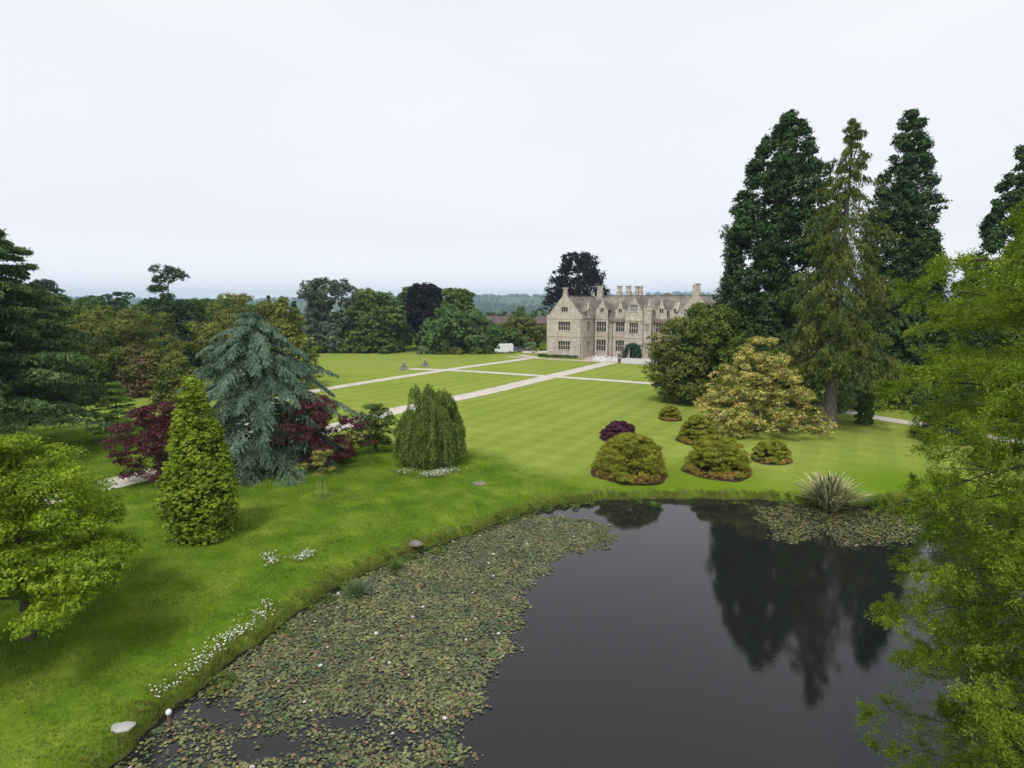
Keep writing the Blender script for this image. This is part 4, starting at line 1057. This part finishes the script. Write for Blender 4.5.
PALE = simple('pale_stone', (.38, .37, .35), .9, .2, 3); BROWN = simple('brown_rock', (.22, .15, .10), .9, .3, 3)
rock('boulder', 'brown boulder at the water edge right of the iris leaves', 901, 501, 22, 14, BROWN, 1)
rock('stone', 'flat pale grey stone in the grass at the bottom left', 121, 722, 21, 9, PALE, 2)
rock('stone', 'flat grey brown stone near the bend of the pond bank', 415, 540, 17, 5, simple('gb', (.2, .17, .15), .9, .3, 3), 3)
q = at(479, 484); mb = MB()
for k in range(12):
    a0, a1 = k*PI/6+.04, (k+1)*PI/6-.04
    mb.prism([(r*math.cos(a), r*math.sin(a), 0) for r, a in ((.32, a0), (.32, a1), (.5, a1), (.5, a0))], (0, 0, .09))
mb.prism([(.31*math.cos(a), .31*math.sin(a), 0) for a in np.linspace(0, 2*PI, 16, endpoint=False)], (0, 0, .03))
o = mb.build('stone_ring', simple('ring', (.25, .21, .18), .9, .3, 3)); o.location = (q.x, q.y, -.01); tag(o, 'small round ring of stones in the grass right of the weeping tree', 'stone ring')
q = at(169, 716, -.3); r_ = empty('mooring_post', (q.x, q.y, -.75)); tag(r_, 'short post with a round white cap at the pond edge, bottom left', 'post')
MB().lathe([(.06, 0), (.06, .5)], 10).build('post', BARK_RED, r_); MB().lathe([(.03, .5), (.09, .53), (.105, .6), (.08, .68), (.02, .71)], 12).build('cap', CLOTH, r_, smooth=True)

BP = [(316, 600), (343, 585), (408, 557), (432, 548), (458, 541), (503, 521), (519, 516), (535, 511), (549, 508), (563, 505), (585, 502), (640, 500), (742, 501), (782, 502), (285, 626), (215, 679)]
M_bp = foliage('bank_plant_leaf', (.04, .08, .014), (.09, .13, .02), 1.5, .25, .45, c3=(.15, .10, .04), p3=.12)
rngb = np.random.default_rng(77)
for i_, (px_, py_) in enumerate(BP):
    q = at(px_, py_-3, -.3); n_ = 9; w_b = rngb.uniform(.45, .95)
    C = np.column_stack([rngb.normal(size=n_)*w_b*.6, rngb.normal(size=n_)*w_b*.35, rngb.uniform(.05, .28, n_)])
    o = leaf_obj('bank_plant', blob_leaves(rngb, C, np.full((n_, 3), .26), 14, .1, 12, .05), M_bp)
    o.location = (q.x, q.y+.15, gz(q.x, q.y+.15)); tag(o, 'low leafy plant spilling over the pond edge', 'plant', 'leafy plants along the pond edge')

# --- flowers in the grass
def flowers(name, label, pts_px, n, spread, h, seed, mat=None, stem=GR2):
    rng = np.random.default_rng(seed)
    pts = np.array([at(x, y)[:2] for x, y in pts_px])
    k = rng.integers(0, len(pts), n); P = pts[k]+rng.normal(size=(n, 2))*spread
    d, _ = shore_dist(P); P = P[d > .25]; d = d[d > .25]; n = len(P)
    c = pts.mean(0); z = bank_z(d)+h*rng.uniform(.6, 1.2, n)
    root = empty(name, (c[0], c[1], 0)); tag(root, label, 'flowers')
    P3 = np.column_stack([P-c, z]); nrm = unit(rdir(rng, n)*.5+np.array([0, 0, 1.])); U = unit(np.cross(nrm, rdir(rng, n))); V = np.cross(nrm, U)
    s = .036*rng.uniform(.6, 1.3, (n, 1)); leaf_obj('blossom', (P3, U*s, V*s), mat or DAISY, root)
    v, f = blades(rng, np.column_stack([P-c, bank_z(d)]).repeat(3, 0)+rng.normal(size=(3*n, 3))*[.05, .05, 0], h, .012); np_mesh('stems', v, f, stem, root, k=3)
    return root
DAISY = foliage('daisy_petal', (.42, .44, .38), (.50, .50, .45), 2, .1, .3)
flowers('daisy_patch', 'white flowers in the grass left of the pair of patches above the lily mat', [(270, 561), (274, 565), (268, 557)], 120, .22, .2, 81)
flowers('daisy_patch', 'white flowers in the grass, right patch of the pair above the lily mat', [(300, 560), (308, 554), (304, 557)], 150, .24, .2, 82)
line = [(165, 688), (178, 677), (190, 667), (200, 660), (208, 652), (215, 644), (226, 637), (236, 630), (250, 619), (258, 611), (266, 604), (244, 624), (205, 655), (228, 634)]
flowers('daisy_drift', 'long drift of white daisies along the grass bank of the pond', line, 430, .28, .2, 83)
flowers('daisy_bed', 'bed of white daisies round the foot of the weeping tree', [(400, 473), (408, 474), (426, 477), (430, 476), (438, 475), (448, 473), (436, 477), (444, 474), (455, 472), (441, 473)], 800, .36, .30, 84)

# --- weeping tree
def weeping(name, label, px, pyb, pyt, wpx, mat, seed):
    q = at(px, pyb); wm = wpx*mpp(q.y); q.y += wm*.42; q.x = (px-512)/F*q.y; h = zat(pyt, q.y); rng = np.random.default_rng(seed); root = empty(name, (q.x, q.y, 0)); tag(root, label, 'tree')
    rm = wm/2; nc_ = 34; m1 = 26; n = nc_*m1
    u = np.sqrt(rng.uniform(0, 1, nc_)); u[:14] = rng.uniform(.85, 1, 14); aa = rng.uniform(0, 2*PI, nc_); aa[:14] = np.arange(14)/14*2*PI
    cx = np.cos(aa)*u*rm*.80; cy2 = np.sin(aa)*u*rm*.80; ct = h*(1-.85*np.clip(u-.52, 0, 1))*rng.uniform(.86, 1.0, nc_)
    ro = rm*.24*np.sqrt(rng.uniform(0, 1, (nc_, m1))); ra = rng.uniform(0, 2*PI, (nc_, m1))
    ax_ = (cx[:, None]+np.cos(ra)*ro*.6).ravel(); ay_ = (cy2[:, None]+np.sin(ra)*ro*.6).ravel()
    zt = (ct[:, None]-(ro/(rm*.24))**2*h*.10-rng.uniform(0, .1, (nc_, m1))).ravel()
    A = np.stack([ax_, ay_, zt], 1); ex = (cx[:, None]+np.cos(ra)*ro).ravel(); ey = (cy2[:, None]+np.sin(ra)*ro).ravel()
    zb = np.where(rng.uniform(size=n) < .5, rng.uniform(.1, 1.3, n), zt-rng.uniform(.8, 3.0, n)).clip(.1)
    ex *= 1+.10*(zt-zb)/h; ey *= 1+.10*(zt-zb)/h
    B = np.stack([ex*1.06, ey*1.06, zb], 1)
    C = np.column_stack([cx*.5, cy2*.5, ct*.9])
    pv = sprays(rng, A, B, 105, .09, .03, .35, .07)
    leaf_obj('crown', pv, mat, root)
    L_ = trunk_limbs(rng, h*.85, .16, h*.4, C, 16); tubes('trunk', L_, BARK_G, root)
weeping('weeping_tree', 'weeping tree with a rounded top and green curtains to the ground', 429, 471, 380, 73, M_weep, 91)

# --- small trees on the left lawn
q = at(375, 452)
bt('young_maple', 'small open green tree between the purple maple and the weeping tree', 'tree', 376, 451, 404, 46, M_mid2, seed=92, z0f=.18, nc=90, n2=14, n3=13, leaf=.075, cr=.62, lump=.35, squash=.45, sub=.24)
q = at(322, 497); r_ = bt('staked_sapling', 'thin pale stemmed sapling with an orange tinged top on the rough grass', 'tree', 323, 497, 449, 34,
    foliage('sapling_leaf', (.17, .17, .03), (.30, .23, .05), 1.5, .35, .4, c3=(.12, .18, .03), p3=.3), seed=93, z0f=.5, nc=15, n2=11, n3=11, leaf=.07, cr=.42, lump=.5, squash=.3, bark=BARK_G, trunk_r=.045, sub=.2, kind='round')
for dx_ in (-.25, .2):
    MB().tube([(dx_, -.1, -.1), (dx_*1.2, -.1, 1.3)], [.025, .025], 6).build('stake', simple('stake', (.35, .3, .22), .9), r_)

# golden conical cypress
bt('golden_cypress', 'dense golden green cone shaped cypress in front of the blue cedar', 'conifer', 203, 535, 370, 80, M_gold, seed=94, z0f=.0, nc=420, n2=18, n3=20, leaf=.058, cr=.52, lump=.07,
   squash=1.2, sub=.13, prof=lambda t: (min(1, .80+t*.9) if t < .22 else (1-((t-.22)/.8))**.85*.98+.04), fill=.1)

# blue atlas cedar
q = at(250, 474); hc = zat(312, q.y)
def ced(t): return (6.7-.6*t)*(1-t**3.4)*(1+.16*math.sin(t*31))+1.0
conifer('blue_cedar', 'large blue grey cedar with drooping fan shaped boughs', (q.x-.1, q.y+2.4, 0), hc*1.0, M_atlas, ced, nb=150, nt_=70, nn=26, ll=.115, lw=.026, rise=.30, droop=.58, w=.26, hang=.35, tdroop=.20, tpow=1.15,
        z0f=.05, r0=.35, seed=95, jit=.045, fan=46, limb=.010)

# purple maples
def maple(name, label, px, pyb, pyt, wpx, seed):
    return bt(name, label, 'tree', px, pyb, pyt, wpx, M_maple, seed=seed, z0f=.10, nc=85, n2=20, n3=16, leaf=.075, cr=.95, lump=.3, squash=.42, sub=.3, fill=.35)
maple('purple_maple', 'purple leaved maple left of the golden cypress by the path', 160, 482, 402, 84, 96)
maple('purple_maple', 'purple leaved maple right of the blue cedar by the path', 319, 468, 396, 92, 97)

# bright green tree at the left edge
q = at(8, 645); wm = 230*mpp(q.y, 4); hh = zat(432, q.y+1)
root = broad_tree('field_maple', 'bright green layered tree at the left edge above the near bank', 'tree', (q.x+.5, q.y+.5, 0), hh, wm*1.16, M_fresh, seed=98, z0f=.26, nc=230, n2=22, n3=24, leaf=.066, cr=1.0,
    squash=.36, lump=.35, sub=.36, bark=BARK, trunk_r=.20, fill=.3, prof=lambda t: (1-t)**.55*1.0 if t > .25 else .78+t*.6)

# dark tiered cedar on the far left
q = at(10, 460); hc = zat(212, q.y)
conifer('lebanon_cedar', 'dark green cedar with flat tiers reaching in from the left edge', (q.x-3.5, q.y+2, 0), hc, foliage('cedar_needle', (.03, .066, .022), (.085, .135, .042), .4, .15, .45), lambda t: 10.8*(1-t)**.6+.8,
        nb=190, nt_=60, nn=26, ll=.17, lw=.055, rise=.50, droop=.42, w=.26, hang=.2, tdroop=.1, z0f=.06, r0=.6, seed=99, jit=.13, limb=.012)
conifer('young_larch', 'small light green larch with level tiers behind the purple maple', (at(119, 440).x, at(119, 440).y, 0), zat(380, at(119, 440).y), foliage('larch', (.10, .17, .03), (.16, .24, .05), .6, .3, .4),
        lambda t: 3.1*(1-t)**.8+.3, nb=60, nt_=26, nn=16, ll=.10, lw=.03, rise=.25, droop=.2, w=.32, hang=.1, tdroop=.1, tiers=9, z0f=.08, seed=100, limb=.01)

# swamp cypress leaning in from the right, close by
rng = np.random.default_rng(101)
root = empty('swamp_cypress', (14.7, 13.6, -.1)); tag(root, 'pale green feathery cypress whose branches fill the right edge over the pond', 'tree')
hc = 18.9
b = branch_set(rng, hc, 1.0, lambda t: (5.2 if t < .3 else 4.9 if t < .5 else 5.3 if t < .76 else 3.5)*min(1, (1.04-t)/.22)**.6*(.88 if t < .25 else 1)*(1+.10*math.sin(t*37)), 195, .38, .38)
A, B = branch_twigs(rng, b, 30, .36, 50, .12, .2)
B[:, 2] += rng.normal(size=len(B))*.28
# second order twigs
D = B-A; m_ = len(A); s = rng.uniform(.1, 1, (m_, 9, 1)); P = A[:, None]+D[:, None]*s; Ln = np.linalg.norm(D, axis=1)[:, None, None]
d2 = unit(unit(D)[:, None]*.8+rng.normal(size=(m_, 9, 3))*.55*np.array([1, 1, .8])+np.array([0, 0, -.12])); E_ = P+d2*np.minimum(.5, Ln*.35)*rng.uniform(.6, 1.2, (m_, 9, 1))
pv = sprays(rng, P.reshape(-1, 3), E_.reshape(-1, 3), 22, .036, .011, .8, .045, .1)
leaf_obj('crown', pv, M_cyp, root)
L_ = [([(0, 0, -.6), (0, 0, 1), (.1, 0, 6), (0, 0, 12), (0, 0, hc*.98)], [.6, .42, .3, .18, .03])]
L_ += [(p, r) for p, r in limbs_of(b, .0085)]
ix = rng.choice(m_, 1500, replace=False)
L_ += [([A[i], (A[i]+B[i])/2+np.array([0, 0, .03]), B[i]], [.014, .009, .003]) for i in ix]
tubes('trunk', L_, TWIG, root, 4)

# --- shrubs and trees right of the spruce
R_names = [
    ('rhododendron', 'bright yellow green rhododendron by the path right of the spruce trunk', 882, 408, 368, 54, M_yell, .9),
    ('rhododendron', 'dull green rhododendron behind the pale garden bench', 905, 408, 380, 40, M_mid2, .9),
    ('rhododendron', 'pale leaved rhododendron just right of the spruce trunk', 853, 408, 352, 32, M_pale, 1.0),
    ('laurel_bush', 'dark green laurel where the path passes under the pale cypress', 945, 440, 372, 62, M_dark, 1.1),
    ('laurel_bush', 'dark laurel filling the gap behind the cream shrub', 812, 408, 350, 60, M_mid, 1.2),
    ('laurel_bush', 'small dark bush to the right of the spruce trunk', 864, 424, 380, 17, M_mid, .45),
    ('rhododendron', 'green rhododendron far right behind the pale branches', 985, 430, 380, 90, M_mid2, 1.2),
    ('rhododendron', 'light green rhododendron low behind the laurel on the right', 930, 404, 368, 60, M_yell, 1.1)]
for i, (nm, lb, px, pb_, pt, w, mt, c_r) in enumerate(R_names):
    bt(nm, lb, 'shrub', px, pb_, pt, w, mt, seed=110+i, z0f=0, nc=60, n2=20, n3=14, leaf=.11, cr=c_r, kind='mound', fill=.15)
WB = simple('white_paint_wood', (.72, .72, .68), .5, .05, 3)
q = at(913, 413); r_ = empty('garden_bench', (q.x, q.y, 0), .9); tag(r_, 'pale garden bench beside the path under the rhododendrons', 'bench')
MB().box(-.8, .8, -.22, .2, .40, .45).build('seat', WB, r_)
mb = MB(); mb.box(-.8, .8, .2, .25, .85, .92)
for k in range(9): mb.box(-.76+k*.185, -.70+k*.185, .205, .24, .45, .85)
mb.build('backrest', WB, r_)
for sx in (-.75, .7):
    for sy in (-.2, .19): MB().box(sx, sx+.06, sy, sy+.055, 0, .398 if sy < 0 else .9).build('leg', WB, r_)
    MB().box(sx, sx+.06, -.2, .19, .62, .67).build('armrest', WB, r_)

# --- left middle: olive and bronze trees and shrubs
Lm = [
 ('olive_tree', 'olive green spreading tree in the left shrubbery', 128, 394, 304, 100, M_olive, 'dome', 1.9),
 ('bronze_shrub', 'reddish bronze shrub in front of the olive tree at left', 140, 396, 345, 46, M_bronze, 'mound', 1.3),
 ('bronze_shrub', 'yellowish bronze shrub left of the blue cedar', 178, 402, 352, 36, M_olive, 'mound', 1.2),
 ('green_maple', 'mid green tree between the tiered cedar and the olive tree', 92, 390, 306, 80, M_mid, 'dome', 1.8),
 ('laurel_bush', 'dark green bush under the tiered cedar at left', 70, 402, 345, 70, M_mid, 'mound', 1.5),
 ('green_maple', 'rounded green tree behind the tiered cedar', 40, 385, 308, 90, M_mid2, 'dome', 1.9),
 ('yew_tree', 'dark yew under the tall pine in the left shrubbery', 182, 378, 300, 46, M_dark, 'dome', 1.6),
 ('golden_yew', 'golden olive conifer behind the blue cedar, left of its pair', 246, 388, 294, 92, foliage('gold_yew', (.075, .095, .018), (.14, .15, .03), .35, .2, .45), 'dome', 1.7),
 ('golden_yew', 'golden olive conifer with a pointed top behind the blue cedar', 289, 388, 294, 72, foliage('gold_yew2', (.085, .105, .02), (.16, .17, .035), .35, .2, .45), 'cone', 1.4),
 ('green_maple', 'blue green tree just left of the golden conifers', 215, 372, 300, 54, M_mid2, 'dome', 1.6)]
for i, (nm, lb, px, pb_, pt, w, mt, kd, c_r) in enumerate(Lm):
    bt(nm, lb, 'tree' if 'shrub' not in nm and 'bush' not in nm else 'shrub', px, pb_, pt, w, mt, seed=130+i, z0f=.04, nc=100, n2=24, n3=14, leaf=.17, cr=c_r, kind=kd, lump=.25)

# scots pine with bare twisted limbs
def pine(name, label, px, Y, pyt, wpx, seed, mat=M_dark, pads=None):
    x = (px-512)/F*(Y*cT+H*sT); h = zat(pyt, Y); rng = np.random.default_rng(seed); root = empty(name, (x, Y, 0)); tag(root, label, 'tree'); wm = wpx*mpp(Y, 10)
    C = np.array([(dx*wm, rng.normal()*.1*wm, dz*h) for dx, dz in pads]); rad = np.full((len(C), 3), wm*.17); rad *= rng.uniform(.75, 1.2, (len(C), 1)); rad[:, 2] *= .5
    leaf_obj('crown', blob_leaves(rng, C, rad, 40, wm*.05, 18, .16), mat, root)
    L_ = trunk_limbs(rng, h*.9, .35, h*.5, C, len(C), lean=(wm*.05, 0)); tubes('trunk', L_, BARK_RED, root)
pine('scots_pine', 'tall twisted pine with flat clouds of needles on the skyline', 172, 118, 266, 48, 150, pads=[(-.05, .97), (.12, .95), (.3, .91), (-.2, .88), (.02, .88), (.0, .8), (-.25, .80), (.18, .93), (-.38, .68), (-.28, .66), (-.15, .58), (.12, .62), (.3, .66), (.42, .62), (0, .5), (.25, .5), (-.3, .5), (.1, .72)])
pine('scots_pine', 'lower flat topped pine left of the tall twisted one', 126, 150, 292, 30, 151, pads=[(-.3, .93), (0, .97), (.3, .95), (-.1, .88), (.2, .85), (-.35, .84), (0, .75), (.3, .7), (-.2, .65)])

# --- tree line behind the big lawn
TL = [
 ('round_conifer', 'rounded dark tree behind the tiered cedar on the left skyline', 48, 230, 279, 34, M_dark, 'dome', 2.4),
 ('round_conifer', 'narrow pointed tree in the left skyline, beside the rounded ones', 82, 230, 295, 15, M_dark, 'cone', 1.2),
 ('round_conifer', 'rounded bluish tree left of the flat topped pine on the skyline', 101, 228, 295, 26, M_dark, 'dome', 1.9),
 ('oak_tree', 'grey green tree low on the skyline right of the tall pine', 205, 210, 299, 44, M_mid2, 'dome', 2.4),
 ('oak_tree', 'mid green tree on the skyline left of the golden conifers', 235, 205, 300, 44, M_mid, 'dome', 2.4),
 ('spire_conifer', 'first of three small dark spires above the golden conifers', 271, 205, 294, 11, M_dark, 'cone', .9),
 ('spire_conifer', 'middle one of three small dark spires on the skyline', 284, 205, 292, 10, M_dark, 'cone', .9),
 ('spire_conifer', 'right one of three small dark spires, beside the grey gum tree', 296, 203, 292, 11, M_dark, 'cone', .9),
 ('oak_tree', 'leafy green oak with a pale top right of the grey gum tree', 376, 178, 292, 66, M_mid2, 'dome', 2.8),
 ('oak_tree', 'pale topped tree behind the leafy oak', 366, 196, 289, 36, M_pale, 'dome', 2.2),
 ('oak_tree', 'bright green tree just behind the copper beech', 410, 205, 285, 26, M_mid, 'dome', 2.2),
 ('copper_beech', 'nearly black copper beech in the tree line behind the lawn', 427, 188, 283, 46, M_copper, 'dome', 2.4),
 ('oak_tree', 'rounded green tree right of the copper beech', 456, 180, 289, 44, M_mid2, 'dome', 2.2),
 ('oak_tree', 'broad low green tree in front of the copper beech', 458, 174, 308, 68, foliage('lime_leaf', (.05, .095, .028), (.085, .14, .04), .2, .25, .45), 'dome', 2.2),
 ('oak_tree', 'small grey green tree at the right end of the tree line', 481, 172, 325, 30, M_mid2, 'dome', 1.4),
 ('copper_beech', 'large nearly black copper beech rising behind the manor', 577, 215, 251, 68, M_copper, 'dome', 3.4),
 ('dark_yew', 'small dark yew standing above the cottages', 505, 280, 315, 12, M_dark, 'dome', 1.6),
 ('oak_tree', 'small slender tree right of the dark yew', 520, 285, 306, 12, M_mid2, 'dome', 1.6),
 ('oak_tree', 'olive green tree behind the yard between van and manor', 520, 192, 318, 40, M_olive, 'dome', 1.9),
 ('oak_tree', 'green bush like tree behind the white van', 503, 186, 328, 34, M_mid, 'dome', 1.6),
 ('oak_tree', 'green tree at the left corner of the manor', 538, 196, 326, 24, M_mid2, 'dome', 1.5),
]
for i, (nm, lb, px, Y, pt, w, mt, kd, c_r) in enumerate(TL):
    big_ = 'copper' in nm
    bt(nm, lb, 'tree', px, 300, pt, w, mt, Y=Y, seed=160+i, z0f=.05, nc=130 if w > 30 else 60, n2=18 if not big_ else 24, n3=12, leaf=.36 if w > 16 else .3, cr=c_r, kind=kd, lump=.36)
# the grey gum: open topped, several stems
bt('gum_tree', 'tall grey green gum tree with an open feathery top', 'tree', 327, 300, 278, 54, M_euc, Y=176, seed=190, z0f=.03, nc=140, n2=17, n3=11, leaf=.32, cr=1.8, lump=.5, prof=lambda t: .8+.2*math.sin(t*9) if t < .85 else .75, bark=BARK_G, fill=.1)
# low hedgerow shrubs in front of the tree line
HB = [(300, 352, 343, 24), (322, 351.5, 342, 26), (344, 351, 341, 24), (366, 350.8, 337, 30), (390, 350.5, 338, 28)]
for i, (px, pb_, pt, w) in enumerate(HB):
    q_ = ['leftmost low bush, dark and small,', 'second low bush from the left', 'middle low bush', 'fourth low bush from the left', 'rightmost low bush'][i]
    bt('low_bush', q_+' along the foot of the tree line', 'shrub', px, 353, pt, w, M_mid if i % 2 else M_mid2, Y=172, seed=200+i, z0f=0, nc=40, n2=14, n3=12, leaf=.26, cr=1.1, kind='mound', group='low bushes at the foot of the tree line')
BD = [(424, 346, 16, M_pale), (440, 347, 20, M_mid), (458, 347.5, 18, M_olive), (476, 346, 16, M_mid2), (488, 345, 12, M_mid), (530, 342, 16, M_pale), (543, 343, 10, M_yell)]
BL = ['pale clump at the left end of the long flower border', 'green clump second from the left in the flower border', 'olive clump in the middle of the flower border', 'grey green clump right of the walking person',
      'green clump just left of the white van', 'pale shrub behind the gravel right of the car', 'yellow green shrub at the corner of the manor']
for i, (px, pt, w, mt) in enumerate(BD):
    bt('border_shrub', BL[i], 'shrub', px, 354, pt, w, mt, Y=168 if i < 5 else 180, seed=210+i, z0f=0, nc=34, n2=14, n3=12, leaf=.2, cr=.8, kind='mound')
bt('yellow_shrub', 'small bright yellow shrub at the left end of the lawn', 'shrub', 315, 357, 346, 8, M_yell, seed=220, z0f=0, nc=20, n2=14, n3=10, leaf=.18, cr=.6, kind='mound')
# screen of trees behind the tall conifers and far left
BK = [(735, 330, 120, M_mid), (800, 322, 130, M_mid2), (860, 328, 110, M_mid), (940, 322, 140, M_mid2), (1040, 318, 130, M_mid), (60, 297, 110, M_mid), (150, 298, 96, M_mid), (255, 306, 90, M_mid2)]
BKL = ['broad green tree behind the left sequoia', 'green tree filling the gap behind the spruce', 'green tree seen between spruce and slender sequoia', 'green tree behind the rhododendrons at right',
       'green tree at the far right edge', 'green tree on the left skyline behind the tiered cedar', 'green tree behind the olive tree at left', 'green tree behind the golden conifers']
for i, (px, pt, w, mt) in enumerate(BK):
    bt('oak_tree', BKL[i], 'tree', px, 300, pt, w, mt, Y=135 if i < 5 else 165, seed=230+i, z0f=.03, nc=120, n2=18, n3=12, leaf=.34, cr=2.8, lump=.2)

# far woods: crowns standing all over the valley and the hills, one mass
rng = np.random.default_rng(300)
n = 7500; r = 330+rng.uniform(0, 1, n)**1.6*5200; a = rng.uniform(-.85, .85, n)
x = np.sin(a)*r; y = np.cos(a)*r
wood = np.sin(x/210+1)*np.sin(y/330+.5)+.5*np.sin(x/97+y/130)+rng.normal(size=n)*.25
k = wood > -.35; x, y, r = x[k], y[k], r[k]; n = len(x)
s = rng.uniform(4, 8, n)*(1+r/3500); C = np.column_stack([x, y, terrain_z(x, y)+s*.6])
pv = blob_leaves(rng, C, np.column_stack([s, s, s*.85]), 16, 2.2, 5, 1.6, .7)
sc_k = (1+np.repeat(r, 80)/2200)[:, None]; pv = (pv[0], pv[1]*sc_k, pv[2]*sc_k)
tag(leaf_obj('far_woods', pv, foliage('far_leaf', (.03, .06, .02), (.055, .09, .03), .004, .2, .3)), 'far off woods and hedgerows across the valley to the hills', 'woods', kind='stuff')

# ================================================================== haze
m, t = nmat('haze'); o_ = N(t, 'ShaderNodeOutputMaterial'); pv_ = N(t, 'ShaderNodeVolumePrincipled')
pv_.inputs['Color'].default_value = (.60, .83, 1.0, 1); pv_.inputs['Density'].default_value = .00016; pv_.inputs['Anisotropy'].default_value = 0.0
t.links.new(pv_.outputs[0], o_.inputs['Volume'])
hz = MB().box(-6700, 6700, -900, 6700, -60, 125).build('haze', m); tag(hz, kind='stuff')
